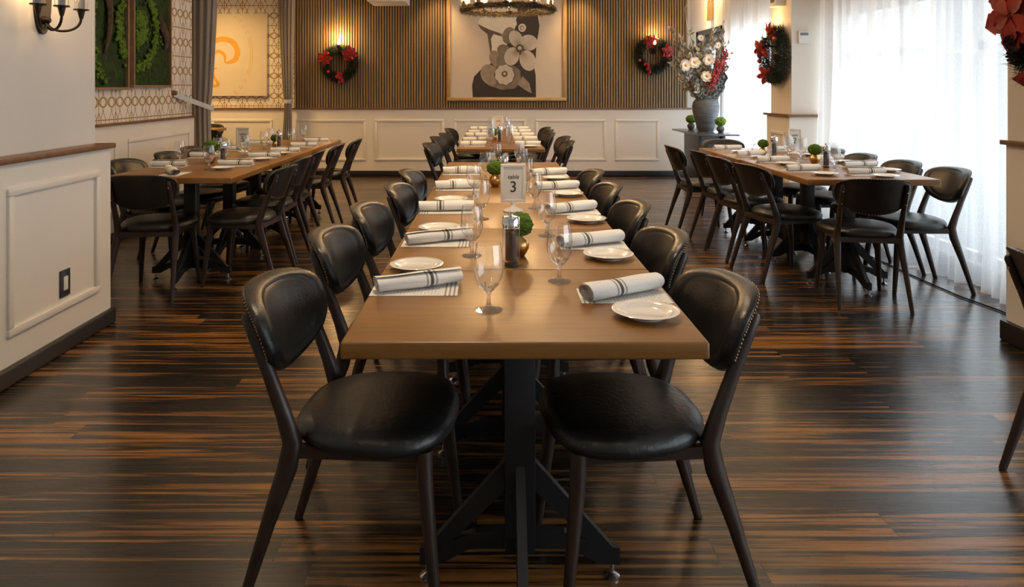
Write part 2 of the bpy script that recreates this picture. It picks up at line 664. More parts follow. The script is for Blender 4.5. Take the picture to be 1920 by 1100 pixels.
def grid(bm, nu, nv, fn, closeu=False, mi=0, uv=None):
    vs = [[bm.verts.new(fn(i / (nu if closeu else nu - 1), j / (nv - 1))) for j in range(nv)] for i in range(nu)]
    for i in range(nu if closeu else nu - 1):
        for j in range(nv - 1):
            i2 = (i + 1) % nu
            f = bm.faces.new((vs[i][j], vs[i2][j], vs[i2][j + 1], vs[i][j + 1]))
            f.material_index = mi
            if uv is not None:
                q = [(i, j), (i + 1, j), (i + 1, j + 1), (i, j + 1)]
                for lp, (a, b) in zip(f.loops, q):
                    lp[uv].uv = (a / (nu - 1), b / (nv - 1))
    return vs


def prism(bm, pts, d, mi=0):
    """extrude polygon (list of 3d points) by vector d, closed"""
    d = Vector(d)
    a = [bm.verts.new(Vector(p)) for p in pts]
    b = [bm.verts.new(Vector(p) + d) for p in pts]
    n = len(pts)
    fs = [bm.faces.new(a[::-1]), bm.faces.new(b)]
    for i in range(n):
        fs.append(bm.faces.new((a[i], a[(i + 1) % n], b[(i + 1) % n], b[i])))
    for f in fs:
        f.material_index = mi
    bmesh.ops.recalc_face_normals(bm, faces=fs)


def text_mesh(txt, size, shear=0.0, extrude=0.0004):
    cu = bpy.data.curves.new('lettering', 'FONT')
    cu.body = txt
    cu.size = size
    cu.shear = shear
    cu.extrude = extrude
    cu.align_x = 'CENTER'
    cu.align_y = 'CENTER'
    o = bpy.data.objects.new('lettering', cu)
    C.objects.link(o)
    dg = bpy.context.evaluated_depsgraph_get()
    me = bpy.data.meshes.new_from_object(o.evaluated_get(dg))
    bpy.data.objects.remove(o)
    bpy.data.curves.remove(cu)
    return me


R = random.Random(7)
# ------------------------------------------------------------------ the setting
bm = BM()
box(bm, -6.6, XW + 0.3, -3.0, 12.6, -0.05, 0.0)
struct('floor', bm, 'floor_wood', smooth=False)
bm = BM()
box(bm, -6.6, XW + 0.3, -3.0, 12.6, CEIL, CEIL + 0.08)
struct('ceiling', bm, 'ceiling_paint', smooth=False)

RAIL = 1.0         # height of the chair rail
# back wall with wainscot and slat panelling
XBE = (1292 - CX) * YB / F
bm = BM()
box(bm, -6.5, XBE, YB, YB + 0.15, 0, CEIL)
wb = struct('wall_back', bm, 'wall_paint', smooth=False)
bm = BM()
box(bm, -6.5, XBE + 0.02, YB - 0.030, YB + 0.16, 0.0, RAIL)
panels = [(-5.6, -4.5), (-4.2, -3.3)] + [((a - CX) * YB / F, (b - CX) * YB / F) for a, b in
                                         ((556, 686), (703, 833), (852, 986), (1004, 1136), (1153, 1235))]


def moulding_xz(bm, x0, x1, z0, z1, y, wd=0.035, dp=0.014):
    """raised picture-frame moulding on a wall facing -Y"""
    for a, b, c_, d in ((x0, x1, z1 - wd, z1), (x0, x1, z0, z0 + wd), (x0, x0 + wd, z0 + wd, z1 - wd), (x1 - wd, x1, z0 + wd, z1 - wd)):
        box(bm, a, b, y - dp, y + 0.002, c_, d, 0.006, 2)


for a, b in panels:
    moulding_xz(bm, a, b, 0.235, 0.85, YB - 0.03)
struct('wainscot', bm, 'wainscot_paint', wb)
bm = BM()
box(bm, -6.5, XBE + 0.03, YB - 0.055, YB + 0.05, RAIL, RAIL + 0.022, 0.004)
struct('chair_rail', bm, 'rail_wood', wb)
XS0 = (552 - CX) * YB / F
bm = BM()
box(bm, XS0, XBE - 0.03, YB - 0.012, YB, RAIL + 0.022, CEIL)
n = int((XBE - 0.03 - XS0) / 0.0395)
for i in range(n):
    x = XS0 + (i + 0.5) * (XBE - 0.03 - XS0) / n
    box(bm, x - 0.0125, x + 0.0125, YB - 0.034, YB - 0.011, RAIL + 0.022, CEIL, mi=1)
struct('slat_panel', bm, None, wb, smooth=False, mats=['slat_felt', 'slat_oak'])
bm = BM()
box(bm, -6.5, XS0, YB - 0.006, YB, RAIL + 0.022, CEIL)
struct('wallpaper_panel', bm, 'wallpaper', wb, smooth=False)
bm = BM()
box(bm, -6.5, XBE + 0.03, YB - 0.05, YB + 0.02, 0, 0.085, 0.008)
struct('baseboard_back', bm, 'black_paint')

# left: near pier with thick wainscot
YP = 4.057
XPU, XPW, XPB = -2.239, -2.157, -2.134
bm = BM()
box(bm, -6.5, XPU, -3.0, YP - 0.01, 0, CEIL)
wl = struct('wall_left', bm, 'wall_paint', smooth=False)
bm = BM()
box(bm, XPU - 0.1, XPW, -3.0, YP, 0, 0.985)


def moulding_yz(bm, y0, y1, z0, z1, x, sgn=1, wd=0.035, dp=0.014):
    for a, b, c_, d in ((y0, y1, z1 - wd, z1), (y0, y1, z0, z0 + wd), (y0, y0 + wd, z0 + wd, z1 - wd), (y1 - wd, y1, z0 + wd, z1 - wd)):
        xa, xb = sorted((x - sgn * 0.002, x + sgn * dp))
        box(bm, xa, xb, a, b, c_, d, 0.006, 2)


moulding_yz(bm, 3.19, 3.93, 0.215, 0.875, XPW)
moulding_yz(bm, 2.1, 3.0, 0.215, 0.875, XPW)
struct('wainscot', bm, 'wainscot_paint', wl)
bm = BM()
box(bm, XPU - 0.05, XPW + 0.022, -3.0, YP + 0.02, 0.985, 1.012, 0.006)
struct('chair_rail', bm, 'rail_wood', wl)
bm = BM()
box(bm, XPU - 0.05, XPB, -3.0, YP + 0.022, 0, 0.085, 0.012, 3)
struct('baseboard_left', bm, 'black_paint')

# recessed left wall
YLE = 7.82
bm = BM()
box(bm, -6.5, XL, YP - 0.01, YLE, 0, CEIL)
wr_ = struct('wall_recess', bm, 'wainscot_paint', smooth=False)
bm = BM()
box(bm, XL, XL + 0.006, YP, YLE - 0.001, RAIL + 0.02, CEIL)
struct('wallpaper_panel', bm, 'wallpaper', wr_, smooth=False)
bm = BM()
box(bm, XL, XL + 0.03, YP, YLE, 0, RAIL)
moulding_yz(bm, 5.0, 6.2, 0.235, 0.87, XL + 0.03)
moulding_yz(bm, 6.4, 7.7, 0.235, 0.87, XL + 0.03)
struct('wainscot', bm, 'wainscot_paint', wr_)
bm = BM()
box(bm, XL, XL + 0.055, YP, YLE + 0.01, RAIL, RAIL + 0.022, 0.005)
struct('chair_rail', bm, 'rail_wood', wr_)
bm = BM()
box(bm, XL, XL + 0.05, YP, YLE + 0.01, 0, 0.085, 0.008)
struct('baseboard_recess', bm, 'black_paint')
bm = BM()
box(bm, -6.65, -6.5, YLE - 0.2, YB + 0.15, 0, CEIL)
struct('wall_alcove', bm, 'wallpaper', smooth=False)
bm = BM()
box(bm, -6.5, XW + 0.3, -3.15, -3.0, 0, CEIL)
struct('wall_front', bm, 'wall_paint', smooth=False)

# window wall on the right
bm = BM()
WINS = [(-2.2, 2.4), (4.05, 7.0), (7.7, 9.95)]
ZS, ZT = 0.10, 2.07
ys = -3.0
for a, b in WINS:
    box(bm, XW, XW + 0.15, ys, a, 0, CEIL)
    box(bm, XW, XW + 0.15, a, b, 0, ZS)
    box(bm, XW, XW + 0.15, a, b, ZT, CEIL)
    ys = b
DY0, DY1, DZ = 10.50, 11.86, 2.235
box(bm, XW, XW + 0.15, ys, DY0, 0, CEIL)
box(bm, XW, XW + 0.15, DY0, DY1, DZ, CEIL)
box(bm, XW, XW + 0.15, DY1, 12.5, 0, CEIL)
wrt = struct('wall_right', bm, 'wall_paint', smooth=False)
bm = BM()
box(bm, XBE, XW + 0.15, 12.3, 12.45, 0, CEIL)
struct('wall_nook', bm, 'wall_paint', smooth=False)
bm = BM()
box(bm, XBE - 0.12, XBE, YB + 0.15, 12.3, 0, CEIL)
struct('wall_nook_side', bm, 'wall_paint', smooth=False)
bm = BM()
for a, b in ((2.4, 4.05), (4.05, 7.0), (7.7, 9.95)):
    box(bm, XW - 0.02, XW, a, b, 0, 0.085)
struct('baseboard_right', bm, 'black_paint')
for i, (a, b) in enumerate(WINS):
    bm = BM()
    nm = max(2, round((b - a) / 1.0))
    x0, x1 = XW + 0.05, XW + 0.10
    for k in range(nm + 1):
        y = a + (b - a) * k / nm
        box(bm, x0, x1, max(a, y - 0.03), min(b, y + 0.03), ZS, ZT)
    for z in (ZS + 0.03, 1.62, ZT - 0.03):
        box(bm, x0, x1, a, b, z - 0.03, z + 0.03)
    wf = struct('window_%d' % (i + 1), bm, 'window_metal', smooth=False)
    bm = BM()
    box(bm, XW + 0.072, XW + 0.078, a, b, ZS, ZT)
    struct('glass_pane', bm, 'pane', wf, smooth=False)
# entrance door, black frame with glass
bm = BM()
for a, b, c_, d in ((DY0, DY1, DZ - 0.08, DZ), (DY0, DY0 + 0.09, 0, DZ), (DY1 - 0.09, DY1, 0, DZ)):
    box(bm, XW - 0.02, XW + 0.14, a, b, c_, d)
dr = struct('door_1', bm, 'console_black', smooth=False)
bm = BM()
ya, yb_ = DY0 + 0.09, DY1 - 0.09
for a, b, c_, d in ((ya, yb_, 0.01, 0.28), (ya, yb_, 1.98, DZ - 0.08), (ya, ya + 0.14, 0.28, 1.98), (yb_ - 0.14, yb_, 0.28, 1.98)):
    box(bm, XW + 0.03, XW + 0.08, a, b, c_, d)
struct('door_leaf', bm, 'console_black', dr, smooth=False)
bm = BM()
box(bm, XW + 0.052, XW + 0.058, ya + 0.14, yb_ - 0.14, 0.28, 1.98)
struct('glass_pane', bm, 'pane', dr, smooth=False)
bm = BM()
tube(bm, [(XW - 0.04, ya + 0.07, 0.9), (XW - 0.04, ya + 0.07, 1.25)], 0.012)
struct('door_handle', bm, 'steel', dr)
# outside
bm = BM()
box(bm, XW + 0.6, 26, -14, 30, -0.20, -0.1)
struct('pavement', bm, 'pavement_mat', smooth=False)
bm = BM()
box(bm, 17, 20, -12, 28, -0.1, 7.0)
struct('building_facade', bm, 'facade_mat', smooth=False)

# pillar between the two windows
RR = 1.035
PY0, PY1, PX, PXW = 7.10, 7.62, 2.94, 2.905
bm = BM()
box(bm, PX, XW, PY0, PY1, 0, CEIL)
pil = struct('pillar_window', bm, 'pillar_paint', smooth=False)
bm = BM()
box(bm, PXW, XW - 0.16, PY0 - 0.035, PY1 + 0.03, 0, RR)
moulding_yz(bm, PY0 + 0.08, PY1 - 0.08, 0.2, 0.88, PXW, -1, 0.03, 0.012)
struct('wainscot', bm, 'pillar_paint', pil)
bm = BM()
box(bm, PXW - 0.03, XW - 0.13, PY0 - 0.07, PY1 + 0.06, RR, RR + 0.025, 0.005)
struct('chair_rail', bm, 'rail_wood', pil)
bm = BM()
box(bm, PXW - 0.02, XW - 0.12, PY0 - 0.055, PY1 + 0.05, 0, 0.10, 0.01)
struct('baseboard_pillar', bm, 'black_paint')
# near pier on the window side
QY, QX, QXB = 3.78, 2.70, 2.668
bm = BM()
box(bm, QX, XW, 2.4, QY, 0, CEIL)
pier = struct('pillar_near', bm, 'pillar_paint', smooth=False)
bm = BM()
box(bm, QX - 0.005, XW - 0.25, 2.38, QY + 0.004, 0, RR - 0.01)
struct('wainscot', bm, 'pillar_paint', pier)
bm = BM()
box(bm, QX - 0.03, XW - 0.25, 2.36, QY + 0.02, RR - 0.01, RR + 0.015, 0.005)
struct('chair_rail', bm, 'rail_wood', pier)
bm = BM()
box(bm, QXB, XW - 0.24, 2.36, QY + 0.02, 0, 0.105, 0.012)
struct('baseboard_near', bm, 'black_paint')

# out-of-view ceiling fixtures added for the lamps set above
for i, (x, y, p) in enumerate(ADDED_DOWNLIGHTS + WASHERS):
    bm = BM()
    lathe(bm, [(0.05, 0.0), (0.075, -0.006), (0.08, 0.0), (0.08, 0.012), (0.05, 0.012)], 20, (0, 0, 0))
    o = obj('unseen_downlight', bm, 'white_plastic')
    o.location = (x, y, CEIL - 0.010)
    tag(o, 'round white recessed ceiling lamp, unseen above the dining room', 'ceiling light', 'recessed ceiling lamps')

# ------------------------------------------------------------------ chair
def chair_proto():
    t = thing('dining_chair', '', 'chair')
    # seat: round cushion, slightly squarer toward the front
    bm = BM()
    SZ = 0.415

    def ol(th):
        c_, s_ = math.cos(th), math.sin(th)
        p = 2.6
        r = (abs(c_) ** p + abs(s_) ** p) ** (-1 / p)
        x, y = 0.225 * r * c_, 0.215 * r * s_
        return x * (1.0 + 0.10 * y / 0.215), y
    prof = [(0.0, 0.058), (0.45, 0.060), (0.80, 0.055), (0.93, 0.045), (0.99, 0.028), (1.0, 0.012), (0.97, 0.0), (0.0, 0.0)]
    rings = []
    ns = 36
    for r, z in prof:
        if r == 0:
            rings.append([bm.verts.new((0, 0.01, SZ + z))])
        else:
            rings.append([bm.verts.new((ol(2 * PI * k / ns)[0] * r, 0.01 + ol(2 * PI * k / ns)[1] * r, SZ + z)) for k in range(ns)])
    for a, b in zip(rings, rings[1:]):
        for k in range(ns):
            k2 = (k + 1) % ns
            if len(a) == 1:
                bm.faces.new((a[0], b[k], b[k2]))
            elif len(b) == 1:
                bm.faces.new((a[k2], a[k], b[0]))
            else:
                bm.faces.new((a[k2], a[k], b[k], b[k2]))
    bmesh.ops.recalc_face_normals(bm, faces=bm.faces)
    obj('seat', bm, 'leather_seat', t, angle=60)
    # seat rails
    bm = BM()
    fl, fr = Vector((-0.165, 0.165, 0.39)), Vector((0.165, 0.165, 0.39))
    rl, rr = Vector((-0.175, -0.19, 0.39)), Vector((0.175, -0.19, 0.39))
    for a, b in ((fl, fr), (rl, rr), (fl, rl), (fr, rr)):
        bar(bm, a + Vector((0, 0, 0.012)), b + Vector((0, 0, 0.012)), 0.022, 0.03)
    obj('seat_frame', bm, 'chair_wood', t, smooth=False)
    # legs
    for s in (-1, 1):
        bm = BM()
        tube(bm, [(s * 0.165, 0.165, 0.415), (s * 0.168, 0.168, 0.33), (s * 0.195, 0.205, 0.0)], [0.021, 0.021, 0.0125], 12)
        for v in bm.verts:
            v.co.z = max(v.co.z, 0.0006)
        obj('leg', bm, 'chair_wood', t)
    # backrest: padded, bent around the sitter; flat top with round shoulders, bowl-shaped lower edge
    ZC, HW, RB, LEAN = 0.712, 0.230, 0.33, 0.42
    HUP, HLO = 0.080, 0.150

    def outline(th):
        c_, s_ = math.cos(th), math.sin(th)
        p, hh = (2.9, HUP) if s_ > 0 else (2.15, HLO)
        r = (abs(c_) ** p + abs(s_) ** p) ** (-1 / p)
        return HW * r * c_, hh * r * s_

    def bend(x, z, off):
        # off: distance outward (toward the front is +)
        a = x / RB
        rad = RB - off
        px = rad * math.sin(a)
        py = RB - rad * math.cos(a)
        return (px, -0.300 - LEAN * z + py, ZC + z)
    PXc = 0.178
    for s in (-1, 1):
        bm = BM()

        def back(z):
            return (s * PXc, bend(PXc, z - ZC, -0.034)[1], z)
        path = [(s * 0.200, -0.300, 0.0), (s * 0.190, -0.232, 0.22), (s * 0.180, -0.185, 0.36), (s * 0.178, -0.172, 0.425),
                (s * 0.178, -0.197, 0.50), back(0.60), back(0.69), back(0.738), back(0.748)]
        tube(bm, path, [0.0135, 0.019, 0.026, 0.026, 0.021, 0.018, 0.0165, 0.015, 0.009], 12, flat=0.8)
        for v in bm.verts:
            v.co.z = max(v.co.z, 0.0006)
        lg = obj('leg', bm, 'chair_wood', t)
        for z in (0.630, 0.705):
            b_ = back(z)
            bm = BM()
            ball(bm, (b_[0], b_[1] - 0.013, z), 0.0065, 8, 5)
            obj('screw', bm, 'steel', lg)
    bm = BM()
    ns = 48
    prof = [(0.0, 0.030), (0.35, 0.0295), (0.62, 0.028), (0.74, 0.0255), (0.775, 0.0225), (0.81, 0.0245), (0.90, 0.021), (0.97, 0.010), (1.0, -0.004),
            (1.0, -0.016), (0.975, -0.021), (0.90, -0.0225), (0.5, -0.0225), (0.0, -0.0225)]
    rings = []
    for r, off in prof:
        if r == 0:
            rings.append([bm.verts.new(bend(0, 0, off))])
        else:
            rings.append([bm.verts.new(bend(outline(2 * PI * k / ns)[0] * r, outline(2 * PI * k / ns)[1] * r, off)) for k in range(ns)])
    for a, b in zip(rings, rings[1:]):
        for k in range(ns):
            k2 = (k + 1) % ns
            if len(a) == 1:
                bm.faces.new((a[0], b[k], b[k2]))
            elif len(b) == 1:
                bm.faces.new((a[k2], a[k], b[0]))
            else:
                bm.faces.new((a[k2], a[k], b[k], b[k2]))
    bmesh.ops.recalc_face_normals(bm, faces=bm.faces)
    br = obj('backrest', bm, 'leather', t, angle=70)
    bm = BM()
    nn = 84
    for k in range(nn):
        x, z = outline(2 * PI * (k + 0.5) / nn)
        p = bend(x * 0.955, z * 0.955, -0.0215)
        ball(bm, p, 0.0042, 6, 4)
    obj('nail_trim', bm, 'nail_brass', br)
    return t


CH0 = chair_proto()
_used = []


def place_chair(bx, by, facing, label, group, back=0.30):
    """put a chair so that the middle of its backrest stands at bx, by; facing = heading of the sitter (radians, 0 = +Y)"""
    rz = facing
    f = Vector((-math.sin(rz), math.cos(rz)))
    loc = (bx + f.x * back, by + f.y * back, 0)
    if not _used:
        _used.append(1)
        CH0.location = loc
        CH0.rotation_euler = (0, 0, rz)
        tag(CH0, label, 'chair', group)
        return CH0
    return dup(CH0, loc, rz, label, group)


EAST, WEST = -PI / 2, PI / 2        # sitter faces +X / -X
ORD = ['first from the camera', 'second from the camera', 'third from the camera', 'fourth from the camera', 'fifth from the camera', 'sixth from the camera']
T3, TF, T5, T2 = 'the long middle table', 'the far table', 'the table by the wallpaper', 'the table by the curtains'
g3 = 'black chairs along the long middle table'
for k, (px, py, jr) in enumerate(((-0.62, 2.02, -0.10), (-0.625, 2.72, -0.10), (-0.59, 3.30, -0.10), (-0.54, 3.99, -0.10), (-0.55, 4.66, -0.08))):
    place_chair(px, py, EAST + jr, 'black leather chair %s, wallpaper side of %s' % (ORD[k], T3), g3)
for k, (px, py, jr) in enumerate(((0.655, 2.02, 0.12), (0.655, 2.69, 0.10), (0.665, 3.36, 0.08), (0.655, 4.01, 0.08), (0.655, 4.66, 0.08))):
    place_chair(px, py, WEST + jr, 'black leather chair %s, window side of %s' % (ORD[k], T3), g3)
gf = 'black chairs along the far table'
for k, (px, py) in enumerate(((-0.62, 6.93), (-0.63, 7.86), (-0.58, 8.45), (-0.58, 9.45))):
    place_chair(px, py, EAST - 0.15, 'black leather chair %s, wallpaper side of %s' % (ORD[k], TF), gf)
for k, (px, py) in enumerate(((0.76, 7.25), (0.79, 7.92), (0.68, 8.55), (0.71, 9.15), (0.72, 9.75))):
    place_chair(px, py, WEST + 0.1, 'black leather chair %s, window side of %s' % (ORD[k], TF), gf)
g5 = 'black chairs around the table by the wallpaper'
place_chair(-2.18, 4.42, 0.06, 'black leather chair seen from behind at the near end of %s' % T5, g5)
for k, (px, py, jr) in enumerate(((-1.42, 4.95, -0.06), (-1.47, 5.58, 0.0), (-1.49, 6.13, 0.06), (-1.47, 6.86, 0.06), (-1.42, 7.50, 0.06))):
    place_chair(px, py, WEST + jr, 'black leather chair %s, aisle side of %s' % (ORD[k], T5), g5)
for k, (px, py, jr) in enumerate(((-2.76, 5.36, -0.1), (-2.72, 5.985, -0.1), (-2.74, 6.52, -0.1), (-2.74, 7.12, -0.1))):
    place_chair(px, py, EAST + jr, 'black leather chair %s, wall side of %s' % (ORD[k], T5), g5)
g2 = 'black chairs around the table by the curtains'
place_chair(2.255, 4.245, -0.16, 'black leather chair seen from behind at the near end of %s' % T2, g2)
for k, (px, py, jr) in enumerate(((1.78, 5.07, 0.22), (1.74, 5.645, 0.12), (1.74, 6.11, 0.1), (1.64, 6.64, 0.02))):
    place_chair(px, py, EAST + jr, 'black leather chair %s, aisle side of %s' % (ORD[k], T2), g2)
for k, (px, py, jr) in enumerate(((3.07, 4.80, 0.0), (3.03, 5.28, 0.05), (3.0, 5.82, 0.05), (2.99, 6.32, 0.05))):
    place_chair(px, py, WEST + jr, 'black leather chair %s, window side of %s' % (ORD[k], T2), g2)
place_chair(2.36, 7.45, PI, 'black leather chair at the far end of %s, before the console' % T2, g2)
place_chair(1.76, 2.30, EAST - 0.04, 'black leather chair cut by the picture edge beside the near window pier', 'single chairs')
ga = 'black chairs in the yellow alcove'
place_chair(-3.72, 9.2, 0.12, 'black leather chair in the yellow alcove, backrest turned to the room', ga)
place_chair(-4.15, 10.555, PI, 'black leather chair in the yellow alcove, behind the alcove table', ga)

# ------------------------------------------------------------------ tables
TW = 0.836


def table_proto(L, name='restaurant_table'):
    t = thing(name, '', 'table')
    bm = BM()
    box(bm, -TW / 2, TW / 2, -L / 2 + 0.0015, L / 2 - 0.0015, TZ - 0.040, TZ, 0.007, 3)
    obj('table_top', bm, 'table_wood', t)
    bm = BM()
    box(bm, -0.20, 0.20, -min(0.2, L / 2 - 0.03), min(0.2, L / 2 - 0.03), TZ - 0.048, TZ - 0.040)
    obj('mount_plate', bm, 'black_metal', t, smooth=False)
    bm = BM()
    box(bm, -0.040, 0.040, -0.040, 0.040, 0.085, TZ - 0.048, 0.004)
    obj('column', bm, 'black_metal', t)
    for k in range(4):
        a = PI / 2 * k
        ln = 0.27 if k % 2 == 0 else min(0.30, L / 2 - 0.02)
        d = Vector((math.cos(a), math.sin(a), 0))
        s = Vector((-d.y, d.x, 0))
        bm = BM()

        def q(r, z):
            return d * r + Vector((0, 0, z)) - s * 0.0125
        e = ln
        lower = [q(0.040, 0.085), q(0.14, 0.082), q(e - 0.06, 0.045), q(e, 0.040), q(e, 0.085), q(e - 0.05, 0.092), q(0.12, 0.128), q(0.040, 0.135)]
        prism(bm, lower, s * 0.025)
        upper = [q(0.040, 0.24), q(e - 0.07, 0.088), q(e - 0.02, 0.088), q(0.040, 0.32)]
        prism(bm, upper, s * 0.025)
        ft = obj('foot', bm, 'black_metal', t, smooth=False)
        bm = BM()
        p = d * (e - 0.02)
        lathe(bm, [(0.0, 0.0), (0.020, 0.0), (0.021, 0.006), (0.010, 0.012), (0.006, 0.014), (0.006, 0.042), (0, 0.042)], 12, (p.x, p.y, 0))
        obj('leveler', bm, 'steel', ft)
    return t


SECORD = ['nearest the camera', 'second from the camera', 'third from the camera', 'fourth from the camera', 'fifth from the camera', 'sixth from the camera']


def table_run(xc, y0, lens, where, group, jit=0.0):
    y = y0
    protos = {}
    for k, L in enumerate(lens):
        lab = 'brown wood-topped pedestal table, %s in the %s' % (SECORD[k], where)
        loc = (xc + (R.uniform(-jit, jit) if k else 0), y + L / 2, 0)
        if L in protos:
            dup(protos[L], loc, 0, lab, group)
        else:
            o = table_proto(L)
            o.location = loc
            tag(o, lab, 'table', group)
            protos[L] = o
        y += L


XM, Y3 = 0.0715, 1.623
L3 = 0.655
table_run(XM, Y3, [L3] * 6, 'long middle row', 'tables pushed into the long middle row', 0.003)
table_run(0.070, 6.78, [L3] * 5, 'far row', 'tables pushed into the far row', 0.003)
X5 = -1.672 - TW / 2
table_run(X5, 4.59, [0.80, 0.633, 0.633, 0.633, 0.633], 'row by the wallpaper', 'tables pushed into the row by the wallpaper', 0.004)
X2 = 1.965 + TW / 2
table_run(X2, 4.50, [0.71, 0.55, 0.55, 0.55], 'row by the curtains', 'tables pushed into the row by the curtains', 0.012)
o = table_proto(0.75)
o.location = (-4.25, 9.97, 0)
tag(o, 'brown wood-topped pedestal table inside the yellow alcove', 'table')

# ------------------------------------------------------------------ tableware prototypes
def goblet_bm():
    bm = BM()
    outer = [(0.0, 0.0), (0.033, 0.0), (0.0345, 0.0022), (0.030, 0.0045), (0.012, 0.0085), (0.0065, 0.014), (0.0052, 0.030), (0.0068, 0.046),
             (0.015, 0.053), (0.027, 0.066), (0.0355, 0.085), (0.0385, 0.105), (0.0380, 0.130), (0.0350, 0.155), (0.0328, 0.172)]
    inner = [(0.0316, 0.172), (0.0338, 0.155), (0.0367, 0.130), (0.0372, 0.105), (0.0342, 0.086), (0.025, 0.068), (0.012, 0.058), (0.0, 0.056)]
    lathe(bm, outer + inner, 28)
    bmesh.ops.recalc_face_normals(bm, faces=bm.faces)
    for f in bm.faces:
        if f.calc_center_median().z < 0.060:
            f.material_index = 1
    return bm


def plate_bm():
    bm = BM()
    lathe(bm, [(0.0, 0.004), (0.050, 0.004), (0.055, 0.0055), (0.064, 0.0125), (0.083, 0.0165), (0.0845, 0.0175), (0.083, 0.0185), (0.063, 0.0152),
               (0.054, 0.0085), (0.048, 0.0070), (0.0, 0.0068)][::-1] + [(0.0, 0.0)], 44)
    lathe(bm, [(0.040, 0.0045), (0.040, 0.0), (0.047, 0.0), (0.049, 0.0045)], 44)
    bmesh.ops.recalc_face_normals(bm, faces=bm.faces)
    return bm


def napkin_bm(seed, L=0.25):
    bm = BM()
    uvl = bm.loops.layers.uv.new('UVMap')
    r = random.Random(seed)
    t0 = r.uniform(1.9, 2.5)
    sl = r.choice((-1, 1)) * r.uniform(0.25, 0.55)
    ph = r.uniform(0, 6)
    tap = r.uniform(-0.10, 0.14)
    nu, nv = 26, 64

    def fn(u, v):
        turns = t0 + 0.9 + sl * (u - 0.5)
        th = v * turns * 2 * PI - turns * 2 * PI + 0.6 * PI
        rad = 0.0075 + 0.0215 * v + 0.0012 * math.sin(9 * u + ph) + 0.0010 * math.sin(3 * th + 5 * u)
        rad *= 1 + tap * (u - 0.5)
        x = (u - 0.5) * L * (1 + 0.03 * v * math.sin(th))
        y = rad * 1.24 * math.cos(th) + 0.003 * math.sin(4 * u + ph)
        z = rad * 0.80 * math.sin(th)
        return Vector((x, y, max(z, -0.0215) + 0.0220))
    grid(bm, nu, nv, fn, uv=uvl)
    return bm


def menu_bm():
    bm = BM()
    box(bm, -0.122, 0.122, -0.070, 0.070, 0, 0.0012)
    return bm


PROTO = {}


def put(kind, x, y, z, rz, label, cat, group):
    if kind not in PROTO:
        name, mk, mat = {'goblet': ('water_goblet', goblet_bm, 'glass'), 'plate': ('bread_plate', plate_bm, 'porcelain'),
                         'menu': ('menu_card', menu_bm, 'menu_paper'),
                         'n0': ('rolled_napkin', lambda: napkin_bm(1), 'linen'), 'n1': ('rolled_napkin', lambda: napkin_bm(5), 'linen'),
                         'n2': ('rolled_napkin', lambda: napkin_bm(11), 'linen'), 'n3': ('rolled_napkin', lambda: napkin_bm(23), 'linen')}[kind]
        o = obj(name, mk(), mat, angle=50, mats=['glass', 'glass_solid'] if kind == 'goblet' else None)
        PROTO[kind] = o
    else:
        o = PROTO[kind].copy()
        C.objects.link(o)
    o.location = (x, y, z)
    o.rotation_euler = (0, 0, rz)
    tag(o, label, cat, group)
    return o


def seat_setting(tab, side, k, npos, ppos, gpos, nrot=0.0, flip=False, var=0):
    o_ = ORD[k] if k < len(ORD) else ''
    where = '%s, %s of %s' % (o_.replace(' the', ''), side, tab)
    mr = 0.0 if not flip else PI
    if npos:
        put('menu', npos[0], npos[1], TZ + 0.0003, mr + R.uniform(-0.03, 0.03), 'menu card under napkin, ' + where, 'menu', 'menus at ' + tab)
        put('n%d' % (var % 4), npos[0] + R.uniform(-0.01, 0.01), npos[1] + 0.012, TZ + 0.0022, mr + nrot, 'striped rolled napkin, ' + where, 'napkin', 'rolled napkins at ' + tab)
    if ppos:
        put('plate', ppos[0], ppos[1], TZ + 0.0003, R.uniform(0, 6), 'small white plate, ' + where, 'plate', 'bread plates at ' + tab)
    if gpos:
        put('goblet', gpos[0], gpos[1], TZ + 0.0003, 0, 'stemmed water goblet, ' + where, 'glass', 'water goblets at ' + tab)


# table 3
A = 'wallpaper side'
B = 'window side'
left = [((-0.222, 2.055), (-0.243, 2.285), (-0.012, 1.862), 0.42, False, 0),
        ((-0.212, 2.665), (-0.218, 2.90), (-0.073, 2.46), 0.42, False, 1),
        ((-0.215, 3.345), (-0.214, 3.635), (-0.052, 3.14), 0.08, True, 2),
        ((-0.20, 4.08), (-0.20, 4.33), (-0.105, 3.80), 0.16, True, 3),
        ((-0.21, 4.80), (-0.19, 5.06), (-0.05, 4.52), 0.03, True, 0)]
right = [((0.358, 1.985), (0.383, 1.812), (0.196, 2.135), 0.50, True, 1),
         ((0.362, 2.62), (0.388, 2.432), (0.207, 2.79), 0.42, True, 3),
         ((0.365, 3.32), (0.400, 3.09), (0.195, 3.43), 0.48, True, 2),
         ((0.365, 4.06), (0.395, 3.83), (0.190, 4.08), 0.3, True, 1),
         ((0.365, 4.72), (0.392, 4.50), (0.19, 4.75), 0.4, True, 0)]
for k, (n_, p_, g_, rz, fl, v_) in enumerate(left):
    seat_setting(T3, A, k, n_, p_, g_, rz, fl, v_)
for k, (n_, p_, g_, rz, fl, v_) in enumerate(right):
    seat_setting(T3, B, k, n_, p_, g_, rz, fl, v_)
put('goblet', 0.19, 5.25, TZ + 0.0003, 0, 'stemmed water goblet at the far end of the long middle table', 'glass', 'water goblets at the long middle table')
put('goblet', 0.02, 5.18, TZ + 0.0003, 0, 'stemmed water goblet behind the moss pot at the far end of the long middle table', 'glass', 'water goblets at the long middle table')
